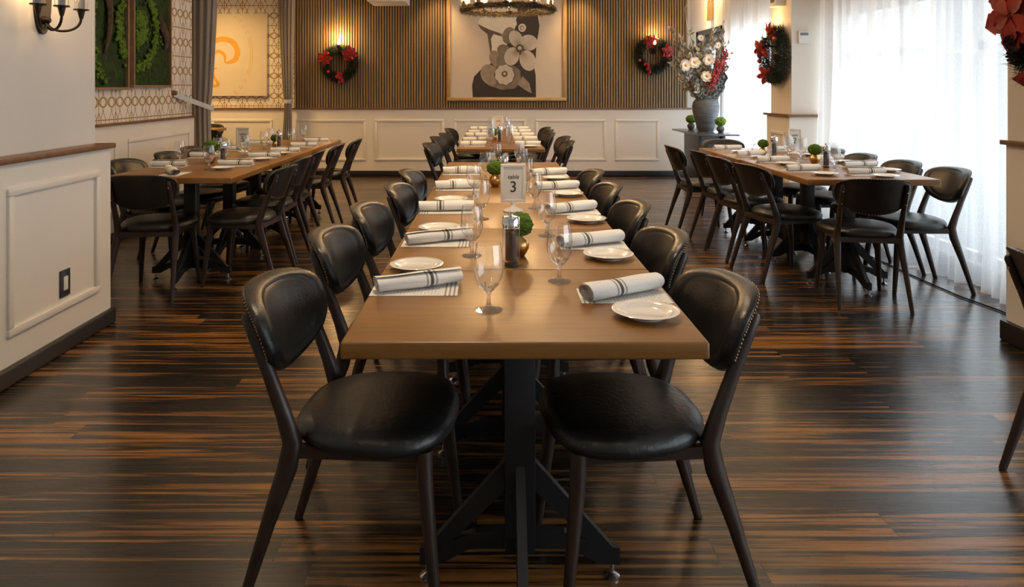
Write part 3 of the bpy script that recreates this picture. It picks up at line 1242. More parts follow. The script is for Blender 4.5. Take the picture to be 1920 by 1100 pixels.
# far table
for k in range(5):
    y = 7.10 + 0.66 * k
    seat_setting(TF, A, k, (-0.205 + 0.004 * k, y + 0.02), (-0.21, y + 0.25) if k in (1, 3) else None, (-0.025 - 0.012 * (k % 2), y - 0.04 + 0.05 * (k % 3)), 0.05, k % 2 == 0, k)
    seat_setting(TF, B, k, (0.345, y + 0.03), (0.36, y - 0.17) if k in (0, 2) else None, (0.165 + 0.015 * (k % 2), y + 0.15), 0.05, True, k + 1)
# table 5
for k, (n_, p_, g_, rz, fl) in enumerate((((-1.91, 5.32), (-1.90, 5.06), (-1.99, 5.04), 0.05, False), ((-1.895, 5.93), (-1.83, 5.70), (-2.087, 5.62), 0.08, False),
                                         ((-1.86, 6.42), (-1.83, 6.20), (-2.09, 6.06), 0.03, False), ((-1.84, 7.02), None, (-2.0, 7.14), 0.02, False),
                                         ((-1.86, 7.62), None, (-2.03, 7.72), 0.0, False))):
    seat_setting(T5, 'aisle side', k, n_, p_, g_, rz, fl, k)
for k, (n_, p_, g_, rz, fl) in enumerate((((-2.36, 5.24), None, (-2.36, 5.42), 0.05, False), ((-2.37, 5.93), None, (-2.22, 5.80), 0.02, False),
                                         ((-2.36, 6.60), None, (-2.12, 6.66), 0.05, False), ((-2.36, 7.25), None, (-2.2, 7.1), 0.02, False))):
    seat_setting(T5, A, k, n_, p_, g_, rz, fl, k + 2)
put('menu', -2.12, 4.78, TZ + 0.0003, PI / 2, 'printed menu card at the near end of the table by the wallpaper', 'menu', 'menus at the table by the wallpaper')
put('n1', -2.14, 4.80, TZ + 0.0022, 2.15, 'striped rolled napkin turned endwise at the near end of the table by the wallpaper', 'napkin', 'rolled napkins at the table by the wallpaper')
# table 2
for k, (n_, p_, g_, rz, fl) in enumerate((((2.12, 4.95), (2.17, 4.72), (2.38, 5.02), 0.20, True), ((2.16, 5.56), (2.19, 5.36), (2.40, 5.62), 0.05, True),
                                         ((2.15, 6.05), (2.17, 5.84), (2.42, 5.90), 0.20, True), ((2.16, 6.62), (2.18, 6.34), (2.34, 6.50), 0.10, True))):
    seat_setting(T2, 'aisle side', k, n_, p_, g_, rz, fl, k)
for k, (n_, p_, g_, rz, fl) in enumerate((((2.655, 5.22), (2.70, 4.93), (2.49, 5.28), 0.15, False), ((2.66, 5.72), (2.68, 5.48), (2.49, 5.80), 0.05, False),
                                         ((2.665, 6.58), (2.68, 6.05), (2.50, 6.12), 0.1, False))):
    seat_setting(T2, B, k, n_, p_, g_, rz, fl, k + 1)
put('menu', 2.47, 4.765, TZ + 0.0003, 0.05, 'printed menu card at the near end of the table by the curtains', 'menu', 'menus at the table by the curtains')
put('n3', 2.47, 4.78, TZ + 0.0022, 0.03, 'striped beige-shaded rolled napkin at the near end of the table by the curtains', 'napkin', 'rolled napkins at the table by the curtains')
put('plate', 2.50, 4.595, TZ + 0.0003, 0.0, 'small white plate at the near end of the table by the curtains', 'plate', 'bread plates at the table by the curtains')


# pepper mills, moss pots, table numbers
def mill_proto():
    t = thing('pepper_mill', '', 'pepper mill')
    bm = BM()
    lathe(bm, [(0, 0), (0.027, 0), (0.0275, 0.003), (0.0275, 0.014), (0.020, 0.016), (0.019, 0.118), (0.0275, 0.122), (0.0275, 0.124)], 24)
    lathe(bm, [(0.0275, 0.010), (0.0285, 0.014), (0.0285, 0.120)], 24)
    obj('body', bm, 'acrylic', t)
    bm = BM()
    lathe(bm, [(0, 0.018), (0.0175, 0.018), (0.0175, 0.105), (0.008, 0.110), (0, 0.110)], 18)
    obj('peppercorns', bm, 'peppercorn', t)
    bm = BM()
    lathe(bm, [(0, 0.122), (0.0285, 0.122), (0.0290, 0.126), (0.0285, 0.155), (0.025, 0.160), (0.007, 0.162), (0.006, 0.166), (0.0075, 0.168), (0.0075, 0.175), (0.0, 0.177)], 24)
    obj('cap', bm, 'chrome', t)
    bm = BM()
    lathe(bm, [(0, 0.0005), (0.021, 0.0005), (0.021, 0.012), (0, 0.012)], 18)
    obj('base', bm, 'black_metal', t)
    return t


def moss_proto(vase_mat, rs=0.048, name='moss_pot'):
    t = thing(name, '', 'moss pot')
    bm = BM()
    lathe(bm, [(0, 0), (0.020, 0), (0.026, 0.008), (0.036, 0.026), (0.038, 0.040), (0.032, 0.056), (0.021, 0.066), (0.019, 0.074), (0.022, 0.082), (0.018, 0.082), (0.015, 0.074), (0.0, 0.070)], 24)
    obj('vase', bm, vase_mat, t)
    bm = BM()
    bmesh.ops.create_icosphere(bm, subdivisions=5, radius=1.0)
    for v in bm.verts:
        p = v.co.normalized()
        d = 1 + 0.10 * mnoise.noise(p * 3.1) + 0.09 * mnoise.noise(p * 9.0) + 0.12 * abs(mnoise.noise(p * 19.0))
        q = p * d
        v.co = Vector((q.x * rs, q.y * rs, q.z * rs * 0.82 + 0.108))
    obj('moss', bm, 'moss_ball', t, angle=180)
    return t


MILL, MOSS = mill_proto(), moss_proto('gold_vase')
mills = [(0.057, 2.325, 'clear pepper mill with steel cap in the middle of the long middle table'), (0.062, 4.36, 'clear pepper mill with steel cap behind the table 3 number card'),
         (0.066, 7.68, 'clear pepper mill with steel cap on the far table'), (-2.03, 6.82, 'clear pepper mill beside the small moss pot on the table by the wallpaper'),
         (-2.065, 5.50, 'clear pepper mill beside the large moss pot on the table by the wallpaper'),
         (2.385, 5.16, 'tall clear pepper mill nearer the near end of the table by the curtains'), (2.36, 6.05, 'clear pepper mill beside the farther moss pot on the table by the curtains')]
mosses = [(0.085, 2.46, 'green moss in a gold vase behind the near pepper mill, long middle table', 1.0), (0.012, 4.18, 'round green moss in a gold vase behind the table 3 number card', 1.0),
          (0.02, 7.86, 'green moss in a small vase on the far table', 0.85),
          (-2.16, 5.50, 'wide green moss pot near the near end of the table by the wallpaper', 1.15), (-2.09, 6.90, 'small green moss in a gold vase on the table by the wallpaper', 0.85),
          (2.42, 5.42, 'green moss in a gold vase nearer the near end of the table by the curtains', 1.0), (2.30, 6.14, 'green moss in a gold vase farther along the table by the curtains', 0.9)]
for k, (x, y, lab) in enumerate(mills):
    if k == 0:
        MILL.location = (x, y, TZ + 0.0003)
        tag(MILL, lab, 'pepper mill', 'pepper mills')
    else:
        dup(MILL, (x, y, TZ + 0.0003), 0, lab, 'pepper mills')
for k, (x, y, lab, sc) in enumerate(mosses):
    if k == 0:
        MOSS.location = (x, y, TZ + 0.0003)
        tag(MOSS, lab, 'moss pot', 'moss pots on the tables')
    else:
        o = dup(MOSS, (x, y, TZ + 0.0003), k * 1.3, lab, 'moss pots on the tables')
        o.scale = (sc, sc, sc)


def table_sign(x, y, rz, num, label):
    t = thing('table_number', label, 'table sign', (x, y, TZ + 0.0003), rz, 'table number stands')
    bm = BM()
    lathe(bm, [(0, 0), (0.046, 0), (0.047, 0.004), (0.040, 0.010), (0.018, 0.018), (0.010, 0.030), (0.009, 0.046), (0, 0.046)], 28)
    obj('stand', bm, 'sign_white', t)
    w, h, z0 = 0.058, 0.178, 0.042
    bm = BM()
    for a, b, c_, d in ((-w, w, z0, z0 + 0.013), (-w, w, z0 + h - 0.013, z0 + h), (-w, -w + 0.013, z0 + 0.013, z0 + h - 0.013), (w - 0.013, w, z0 + 0.013, z0 + h - 0.013)):
        box(bm, a, b, -0.008, 0.008, c_, d, 0.002)
    obj('sign_frame', bm, 'sign_white', t)
    bm = BM()
    box(bm, -w + 0.012, w - 0.012, -0.003, 0.003, z0 + 0.012, z0 + h - 0.012)
    cd = obj('card', bm, 'card_paper', t, smooth=False)
    for txt, size, sh, zc in (('table', 0.027, 0.18, 0.118), (num, 0.072, 0.0, 0.070)):
        if not txt:
            continue
        me = text_mesh(txt, size, sh)
        me.materials.clear()
        me.materials.append(M['ink'])
        o = bpy.data.objects.new('lettering', me)
        o.rotation_euler = (PI / 2, 0, 0)
        o.location = (0, -0.0036, z0 + zc)
        C.objects.link(o)
        o.parent = cd


table_sign(0.092, 3.345, 0.10, '3', 'white framed card reading table 3 on a small foot')
table_sign((455 - CX) * 6.41 / F, 6.41, 0.05, '5', 'white framed card reading table 5 on a small foot')
table_sign((1490 - CX) * 6.26 / F, 6.26, -0.05, '2', 'white framed card reading table 2 on a small foot')
table_sign(0.062, 8.95, 0.0, '', 'white framed table card on the far table, its number hidden')

# ------------------------------------------------------------------ curtains
def curtain_bm(y0, y1, x0, z0, z1, seed, bulge=0.06, amp=0.035):
    r = random.Random(seed)
    comps = [(r.uniform(0.10, 0.15), r.uniform(0.7, 1.0), r.uniform(0, 6)), (r.uniform(0.17, 0.24), r.uniform(0.5, 0.8), r.uniform(0, 6)),
             (r.uniform(0.3, 0.5), 0.6, r.uniform(0, 6))]
    nu, nv = int((y1 - y0) / 0.013), 26
    bm = BM()

    def fn(u, v):
        y = y0 + (y1 - y0) * u
        z = z0 + (z1 - z0) * v
        x = x0
        for wl_, a, ph in comps:
            x += amp * a * math.sin(2 * PI * y / wl_ + ph + 0.5 * math.sin(3 * v + ph)) * (0.75 + 0.5 * (1 - v))
        x -= bulge * (1 - v) ** 3 * (1 + 0.6 * math.sin(5 * y))
        y += 0.02 * (1 - v) * math.sin(9 * y)
        return Vector((x, y, z + (0.012 * math.sin(11 * y) if v == 0 else 0) + 0.012))
    grid(bm, nu, nv, fn)
    return bm


sg = 'sheer window curtains'
o = obj('sheer_curtain', curtain_bm(3.84, 7.02, 3.205, 0.0, 2.93, 3), 'sheer', angle=180)
tag(o, 'long white sheer curtain between the near pier and the pillar, brushing the floor', 'curtain', sg)
o = obj('sheer_curtain', curtain_bm(7.70, 9.92, 3.19, 0.0, 2.93, 9, 0.02), 'sheer', angle=180)
tag(o, 'white sheer curtain behind the pillar and the console', 'curtain', sg)
o = obj('sheer_curtain', curtain_bm(-2.2, 2.30, 3.20, 0.0, 2.93, 15, 0.02), 'sheer', angle=180)
tag(o, 'white sheer curtain at the window before the near pier', 'curtain', sg)


def drape_bm(c, wtop, wtie, wbot, ztie, ztop, dirv, shift, seed, depth=0.08):
    """gathered drape: c = base point, dirv = direction of its width"""
    r = random.Random(seed)
    nf = 7
    ph = r.uniform(0, 6)
    bm = BM()
    d = Vector(dirv).normalized()
    n_ = Vector((-d.y, d.x, 0))

    def fn(u, v):
        z = 0.01 + (ztop - 0.01) * v
        if z < ztie:
            k = z / ztie
            k = k * k * (3 - 2 * k)
            w = wbot + (wtie - wbot) * k
            s = shift * k
        else:
            k = (z - ztie) / (ztop - ztie)
            k = k ** 0.7
            w = wtie + (wtop - wtie) * k
            s = shift * (1 - k)
        a = 2 * PI * u
        # closed loop cross-section with folds
        x = math.cos(a) * w / 2
        y = math.sin(a) * depth * (0.7 + 0.3 * w / wtop)
        fold = 1 + 0.22 * math.sin(nf * 2 * a + ph + 1.5 * v)
        return Vector(c) + d * (x + s) + n_ * (y * fold) + Vector((0, 0, z))
    grid(bm, 96, 36, fn, closeu=True)
    return bm


o = obj('grey_drape', drape_bm((-3.235, 8.0, 0), 0.40, 0.22, 0.24, 1.12, 2.98, (1, 0.0, 0), -0.02, 3, 0.09), 'drape_grey', angle=180)
tag(o, 'grey gathered drape hanging at the end of the wallpapered wall', 'curtain', 'grey drapes at the alcove')
o = obj('grey_drape', drape_bm((-3.045, 10.58, 0), 0.27, 0.11, 0.17, 1.12, 2.98, (1, 0.0, 0), 0.03, 5, 0.07), 'drape_grey', angle=180)
tag(o, 'grey tied-back drape between the alcove and the slatted wall', 'curtain', 'grey drapes at the alcove')
# tie-back strap
bm = BM()
p0, p1 = Vector((XL + 0.02, 7.35, 1.255)), Vector((-3.05, 7.86, 1.09))
bar(bm, p0, p1, 0.008, 0.05)
tb = obj('drape_holdback', bm, 'ribbon', smooth=False)
tag(tb, 'pale strap holding back the grey drape at the wallpapered wall', 'tieback')
bm = BM()
tube(bm, [(XL + 0.004, 7.35, 1.27), (XL + 0.05, 7.35, 1.27)], [0.03, 0.02], 12)
obj('bracket', bm, 'frame_oak', tb)
bm = BM()
lathe(bm, [(0.062, -0.03), (0.068, 0.0), (0.062, 0.03)], 20, (0, 0, 0))
o = obj('drape_holdback', bm, 'ribbon')
o.scale = (1.0, 1.05, 1.0)
o.location = (-3.015, 10.58, 1.12)
tag(o, 'pale band around the drape beside the slatted wall', 'tieback')

# ------------------------------------------------------------------ wall art
# framed print on the slats
PYf = YB - 0.055
fx0, fx1 = (838 - CX) * PYf / F, (1062 - CX) * PYf / F
fz0, fz1 = H + (CY - 189) * PYf / F, 2.86
pic = thing('framed_print', 'large gold-framed print of a figure with flowers on the slatted wall', 'picture', ((fx0 + fx1) / 2, YB - 0.035, fz0))
ox, oz = (fx0 + fx1) / 2, fz0
bm = BM()
fw = 0.052
for a, b, c_, d in ((fx0, fx1, fz0, fz0 + fw), (fx0, fx1, fz1 - fw, fz1), (fx0, fx0 + fw, fz0 + fw, fz1 - fw), (fx1 - fw, fx1, fz0 + fw, fz1 - fw)):
    box(bm, a - ox, b - ox, -0.045, 0.0, c_ - oz, d - oz, 0.005)
obj('picture_frame', bm, 'gold_frame', pic)
bm = BM()
box(bm, fx0 + fw * 0.9 - ox, fx1 - fw * 0.9 - ox, -0.018, -0.006, fw * 0.9, fz1 - fz0 - fw * 0.9)
PM = ['art_paper', 'art_dark', 'art_skin', 'art_shade', 'art_grey', 'art_petal', 'art_mid']
layer = [0]


def art_poly(px, mi):
    """flat printed shape; px in the 5.5x enlargement of the print"""
    layer[0] += 1
    y = -0.018 - 0.00035 * layer[0]
    vs = []
    for x, yy in px:
        w = WY(840 + x / 5.5, yy / 5.5, PYf)
        vs.append(bm.verts.new((w.x - ox, y, w.z - oz)))
    f = bm.faces.new(vs)
    f.material_index = mi
    f.normal_update()
    if f.normal.y > 0:
        f.normal_flip()


def ell(cx, cy, rx, ry, rot=0, n=24, scal=0, na=0):
    pts = []
    for k in range(n):
        a = 2 * PI * k / n
        m = 1 + scal * math.cos(na * a)
        x, y = rx * m * math.cos(a), ry * m * math.sin(a)
        pts.append((cx + x * math.cos(rot) - y * math.sin(rot), cy + x * math.sin(rot) + y * math.cos(rot)))
    return pts


art_poly([(640, 20), (780, 10), (880, 70), (925, 165), (943, 260), (932, 350), (914, 430), (905, 600), (886, 680), (905, 780), (908, 1003), (255, 1003), (248, 880), (268, 790),
          (330, 725), (430, 665), (520, 560), (600, 420), (690, 300), (700, 200)], 1)
art_poly([(420, 60), (640, 30), (715, 90), (722, 150), (700, 205), (712, 250), (690, 285), (600, 310), (555, 348), (420, 302), (305, 247), (330, 192), (365, 165), (380, 110)], 2)
art_poly([(305, 247), (420, 302), (555, 348), (560, 380), (470, 352), (442, 400), (452, 480), (446, 560), (436, 540), (405, 350), (340, 300)], 3)
art_poly([(470, 352), (560, 378), (610, 460), (560, 560), (448, 562), (452, 480), (442, 400)], 2)
art_poly(ell(765, 286, 40, 42), 2)
art_poly(ell(762, 288, 24, 27), 6)
art_poly(ell(765, 290, 12, 16), 2)
art_poly(ell(625, 365, 62, 88, 0.3), 4)
art_poly(ell(575, 520, 70, 62, 0.4), 4)
art_poly(ell(485, 600, 58, 82, -0.3), 6)
art_poly(ell(560, 625, 62, 72, 0.2), 4)
art_poly(ell(545, 800, 205, 118, 0.22, 36, 0.035, 9), 4)
art_poly(ell(430, 770, 90, 112, -0.5), 6)
art_poly(ell(640, 790, 112, 118, 0.3, 30, 0.04, 7), 4)
art_poly([(715, 870), (770, 785), (838, 858), (866, 966), (790, 925)], 6)
art_poly(ell(700, 400, 68, 90, -0.45), 5)
art_poly(ell(832, 440, 92, 82, 0.2), 5)
art_poly(ell(822, 625, 82, 108, -0.35), 5)
art_poly(ell(658, 580, 76, 96, 0.35), 5)
for pcx, pcy, pa0, pa1, pr in ((740, 500, -2.3, -1.45, 165), (740, 500, -0.75, 0.25, 165), (740, 500, 0.65, 1.45, 215), (740, 500, 1.9, 2.75, 150)):
    for q_ in range(5):
        a_ = pa0 + (pa1 - pa0) * (q_ + 0.5) / 5
        n_ = Vector((-math.sin(a_), math.cos(a_)))
        d_ = Vector((math.cos(a_), math.sin(a_)))
        c0, c1 = Vector((pcx, pcy)) + d_ * 48, Vector((pcx, pcy)) + d_ * pr * 0.85
        art_poly([tuple(c0 + n_ * 3), tuple(c1), tuple(c0 - n_ * 3)], 6)
art_poly(ell(740, 500, 44, 44, 0, 24, 0.12, 11), 3)
art_poly(ell(740, 495, 20, 20), 5)
art_poly(ell(585, 772, 106, 106, 0, 80, 0.02, 8), 3)
art_poly(ell(583, 770, 98, 102, 0, 80, 0.04, 9), 5)
art_poly(ell(583, 762, 32, 32, 0, 24, 0.12, 9), 3)
art_poly(ell(583, 760, 14, 14), 5)
bmesh.ops.triangulate(bm, faces=[f for f in bm.faces if len(f.verts) > 4])
obj('print', bm, None, pic, smooth=False, mats=PM)

# canvas with a lily emblem in the alcove
KY = YB - 0.05
cx0, cx1 = (244 - CX) * KY / F, (500 - CX) * KY / F
cz0, cz1 = H + (CY - 180) * KY / F, H + (CY - 25) * KY / F
cv = thing('canvas_painting', 'cream canvas with a golden lily emblem inside the yellow alcove', 'picture', ((cx0 + cx1) / 2, YB - 0.008, cz0))
ox, oz = (cx0 + cx1) / 2, cz0
bm = BM()
box(bm, cx0 - ox, cx1 - ox, -0.042, 0, 0, cz1 - cz0, 0.004)


def lily(px, py, mirror):
    x = 320 + px / 3.93
    if mirror:
        x = 2 * 372 - x
    w = WY(x, py / 3.93, KY)
    return Vector((w.x - ox, -0.0425, w.z - oz))


def ribbon(pts, wd, mi, mirror, n=8, yo=0.0):
    # Catmull-Rom through pts with widths wd
    P = [pts[0]] + list(pts) + [pts[-1]]
    Wd = [wd[0]] + list(wd) + [wd[-1]]
    out = []
    for i in range(1, len(P) - 2):
        for s in range(n):
            q = s / n
            def cr(a, b, c_, d):
                return 0.5 * ((2 * b) + (-a + c_) * q + (2 * a - 5 * b + 4 * c_ - d) * q * q + (-a + 3 * b - 3 * c_ + d) * q ** 3)
            out.append((cr(P[i - 1][0], P[i][0], P[i + 1][0], P[i + 2][0]), cr(P[i - 1][1], P[i][1], P[i + 1][1], P[i + 2][1]),
                        Wd[i] + (Wd[i + 1] - Wd[i]) * q))
    out.append((*pts[-1], wd[-1]))
    prev = None
    for i in range(len(out)):
        a, b = out[max(i - 1, 0)], out[min(i + 1, len(out) - 1)]
        dx, dy = b[0] - a[0], b[1] - a[1]
        l = math.hypot(dx, dy) or 1
        nx, ny = -dy / l, dx / l
        x, y, w = out[i]
        v1 = bm.verts.new(lily(x + nx * w / 2, y + ny * w / 2, mirror) - Vector((0, yo, 0)))
        v2 = bm.verts.new(lily(x - nx * w / 2, y - ny * w / 2, mirror) - Vector((0, yo, 0)))
        if prev:
            f = bm.faces.new((prev[0], prev[1], v2, v1))
            f.material_index = mi
        prev = (v1, v2)


for m_ in (False, True):
    ribbon([(240, 470), (262, 390), (310, 315), (385, 288), (455, 310), (492, 375), (478, 435), (440, 458), (400, 462)], [10, 26, 34, 38, 40, 40, 38, 28, 8], 1, m_)
    ribbon([(225, 480), (280, 470), (305, 410), (350, 378), (395, 405), (400, 462)], [14, 26, 24, 26, 24, 6], 1, m_)
    ribbon([(204, 505), (340, 505)], [12, 12], 1, m_)
    ribbon([(250, 530), (300, 530), (325, 575), (350, 625), (300, 632), (240, 600)], [16, 18, 18, 22, 20, 8], 1, m_)
    ribbon([(204, 40), (250, 130), (285, 210), (262, 330), (225, 470)], [6, 16, 26, 24, 12], 1, m_)
    for rr in (385, 400):
        ribbon([(204 + rr * math.cos(a), 400 + rr * math.sin(a)) for a in [-0.32 + 0.08 * k for k in range(10)]], [7] * 10, 2, m_, 3)
    for k in range(9):
        a = -0.42 - 0.125 * k
        b_ = 0.52 + 0.14 * k
        for aa in (a, b_):
            for rr in (385, 402):
                q = [(204 + rr * math.cos(aa + s_), 400 + rr * math.sin(aa + s_)) for s_ in (-0.03, 0.03)]
                if abs(q[0][1]) > 110 and q[0][1] < 690:
                    ribbon(q, [8, 8], 2, m_, 2)
bmesh.ops.recalc_face_normals(bm, faces=bm.faces)
obj('canvas', bm, None, cv, smooth=False, mats=['canvas_cream', 'canvas_gold', 'canvas_gold_pale'])

# moss wall panels
def moss_panel(y0, y1, z0, z1, ring_c, ring_r, label, bark_spots):
    t = thing('moss_picture', label, 'wall art', (XL + 0.008, (y0 + y1) / 2, z0), 0, 'moss panels on the wallpapered wall')
    oy, ozz = (y0 + y1) / 2, z0
    bm = BM()
    for a, b, c_, d in ((y0, y1, z0, z0 + 0.022), (y0, y1, z1 - 0.022, z1), (y0, y0 + 0.022, z0 + 0.022, z1 - 0.022), (y1 - 0.022, y1, z0 + 0.022, z1 - 0.022)):
        box(bm, 0, 0.06, a - oy, b - oy, c_ - ozz, d - ozz, 0.003)
    obj('frame', bm, 'frame_oak', t)
    bm = BM()

    def fn(u, v):
        y, z = y0 + 0.02 + (y1 - y0 - 0.04) * u, z0 + 0.02 + (z1 - z0 - 0.04) * v
        p = Vector((y * 9, z * 9, 1.3))
        return Vector((0.028 + 0.018 * abs(mnoise.noise(p)) + 0.012 * mnoise.noise(p * 3.7), y - oy, z - ozz))
    grid(bm, 60, 90, fn)
    obj('moss', bm, 'moss_dark', t, angle=20)
    bm = BM()
    rr_ = random.Random(int(y0 * 100))
    for rad, wd in ring_r:
        for k in range(620):
            a = rr_.uniform(0, 2 * PI)
            q = rad + rr_.gauss(0, wd)
            y, z = ring_c[0] + q * math.cos(a), ring_c[1] + q * 1.05 * math.sin(a)
            if y0 + 0.05 < y < y1 - 0.05 and z0 + 0.05 < z < z1 - 0.05:
                ball(bm, (0.045 + rr_.uniform(0, 0.012), y - oy, z - ozz), rr_.uniform(0.012, 0.022), 6, 4)
    for k in range(160):
        y, z = rr_.uniform(y0 + 0.05, y1 - 0.05), rr_.uniform(z0 + 0.05, z1 - 0.05)
        if mnoise.noise(Vector((y * 3, z * 3, 7))) > 0.34:
            ball(bm, (0.045, y - oy, z - ozz), rr_.uniform(0.012, 0.02), 6, 4)
    o = obj('moss', bm, 'moss_bright', t, angle=180)
    o['kind'] = 'stuff'
    for (y, z, w_, h_) in bark_spots:
        bm = BM()
        n_ = 9
        path, rad = [], []
        for i in range(n_):
            q = i / (n_ - 1)
            path.append((0.055 + 0.012 * math.sin(5 * q), y + 0.05 * math.sin(4 * q + y) - oy, z + h_ * (q - 0.5) - ozz))
            rad.append(max(0.008, w_ * math.sin(PI * (0.08 + 0.84 * q)) * rr_.uniform(0.7, 1.1)))
        tube(bm, path, rad, 10, flat=0.5)
        obj('bark_piece', bm, 'bark', t)
    return t


moss_panel(4.75, 6.36, H - 0.02, 2.62, (6.53, 1.86), [(0.34, 0.024), (0.75, 0.03)], 'green moss wall panel partly hidden by the near pier', [(5.98, 1.98, 0.05, 0.75), (5.75, 2.3, 0.04, 0.4)])
moss_panel(6.44, 7.20, H + 0.0, 2.62, (6.53, 1.86), [(0.34, 0.024), (0.10, 0.03)], 'green moss wall panel with a wooden edge beside the grey drape', [(7.02, 1.86, 0.05, 0.34)])


# ------------------------------------------------------------------ pine wreaths, chandelier
def needles(bm, path_fn, n, rr, length, seed, r0=0.0, thick=0.0022, ymax=None):
    """needles growing out of a closed ring; path_fn(a) -> centre, tangent"""
    r = random.Random(seed)
    for k in range(n):
        a = r.uniform(0, 2 * PI)
        c, tg = path_fn(a)
        u = tg.cross(Vector((0.123, 0.77, 0.31))).normalized()
        w = tg.cross(u)
        b = r.uniform(0, 2 * PI)
        out = u * math.cos(b) + w * math.sin(b)
        st = c + out * (r0 + r.uniform(0, rr))
        d = (out * r.uniform(0.5, 1.0) + tg * r.uniform(-0.9, 0.9) + Vector((r.uniform(-.3, .3), r.uniform(-.3, .3), r.uniform(-.3, .3)))).normalized()
        L = length * r.uniform(0.6, 1.2)
        s = d.cross(out)
        if s.length < 1e-4:
            continue
        s.normalize()
        s2 = s.cross(d).normalized()
        e = st + d * L
        if ymax is not None:
            st.y = min(st.y, ymax - 0.004)
            e.y = min(e.y, ymax)
        t3 = [st + s * thick, st - s * 0.5 * thick + s2 * 0.87 * thick, st - s * 0.5 * thick - s2 * 0.87 * thick]
        v = [bm.verts.new(p) for p in t3] + [bm.verts.new(e)]
        for i in range(3):
            bm.faces.new((v[i], v[(i + 1) % 3], v[3]))


def poinsettia_bm(seed, R0=0.085):
    r = random.Random(seed)
    bm = BM()
    for ringk, (n, rad, lift) in enumerate(((6, 1.0, 0.0), (5, 0.72, 0.016))):
        for k in range(n):
            a = 2 * PI * (k + 0.5 * ringk) / n + r.uniform(-0.15, 0.15)
            L = R0 * rad * r.uniform(0.9, 1.12)
            wd = L * 0.30
            da = Vector((math.cos(a), math.sin(a), 0))
            sa = Vector((-da.y, da.x, 0))
            prof = [(0.05, 0.15), (0.3, 0.8), (0.5, 1.0), (0.62, 0.85), (0.68, 0.95), (0.85, 0.45), (1.0, 0.0)]
            rows = []
            for q, w_ in prof:
                zc = lift + 0.020 * q - 0.030 * q * q + 0.012
                c_ = da * (q * L)
                rows.append((bm.verts.new(c_ + sa * wd * w_ + Vector((0, 0, zc + 0.004))), bm.verts.new(c_ + Vector((0, 0, zc - 0.004))), bm.verts.new(c_ - sa * wd * w_ + Vector((0, 0, zc + 0.004)))))
            for A_, B_ in zip(rows, rows[1:]):
                bm.faces.new((A_[0], A_[1], B_[1], B_[0]))
                bm.faces.new((A_[1], A_[2], B_[2], B_[1]))
    for k in range(6):
        a = 2 * PI * k / 6
        ball(bm, (0.009 * math.cos(a), 0.009 * math.sin(a), 0.034), 0.005, 6, 4)
    return bm


def cone_bm(seed, Lc=0.085, rc=0.032):
    bm = BM()
    n = 70
    for k in range(n):
        q = (k + 0.5) / n
        a = k * 2.39996
        rad = rc * math.sin(PI * (0.10 + 0.85 * q)) ** 0.7
        z = Lc * (q - 0.5)
        d = Vector((math.cos(a), math.sin(a), 0))
        s = Vector((-d.y, d.x, 0))
        p = d * rad * 0.5 + Vector((0, 0, z))
        tip = d * rad * 1.08 + Vector((0, 0, z + 0.010))
        v = [bm.verts.new(p + s * 0.006), bm.verts.new(p - s * 0.006), bm.verts.new(tip - s * 0.008), bm.verts.new(tip + Vector((0, 0, 0.003))), bm.verts.new(tip + s * 0.008), bm.verts.new(p - Vector((0, 0, 0.006)))]
        bm.faces.new((v[0], v[1], v[2], v[3], v[4]))
        bm.faces.new((v[0], v[4], v[3], v[2], v[1], v[5]))
    tube(bm, [(0, 0, -Lc * 0.5), (0, 0, 0), (0, 0, Lc * 0.48)], [0.010, rc * 0.55, 0.006], 8)
    return bm


def wreath(loc, rz, label, Rr, flowers, balls, cones, seed, lamp=None, lamp_power=14.0, big=1.0):
    """built facing -Y (local), lies in the XZ plane; lamp: local bulb position of the wall lamp it hangs on"""
    t = thing('christmas_wreath', label, 'wreath', loc, rz, 'red poinsettia wreaths')

    def ring(a):
        return Vector((Rr * math.cos(a), -0.075, Rr * math.sin(a))), Vector((-math.sin(a), 0, math.cos(a)))
    bm = BM()
    needles(bm, ring, 7000, 0.060, 0.062, seed, ymax=-0.006)
    obj('pine_ring', bm, 'pine_green', t, smooth=False)
    for k, (a, sc) in enumerate(flowers):
        o = obj('poinsettia', poinsettia_bm(seed + k, 0.095 * sc * big), 'poinsettia_red', t, angle=30)
        o.location = (Rr * math.cos(a), -0.115 - 0.04 * max(0, sc * big - 1.2), Rr * math.sin(a))
        o.rotation_euler = (PI / 2 + 0.25 * math.sin(a), 0.25 * math.cos(a), 0.5 * k)
    for k, (a, dr) in enumerate(balls):
        bm = BM()
        ball(bm, (0, 0, 0), 0.024, 14, 9)
        o = obj('bauble', bm, 'bauble_red', t)
        o.location = ((Rr + dr) * math.cos(a), -0.135, (Rr + dr) * math.sin(a))
    for k, a in enumerate(cones):
        o = obj('pine_cone', cone_bm(k, 0.09 * big, 0.034 * big), 'pine_cone', t, smooth=False)
        o.location = (Rr * math.cos(a), -0.13, Rr * math.sin(a))
        o.rotation_euler = (0.7, 0.4 * k + 0.6, 0)
    return t


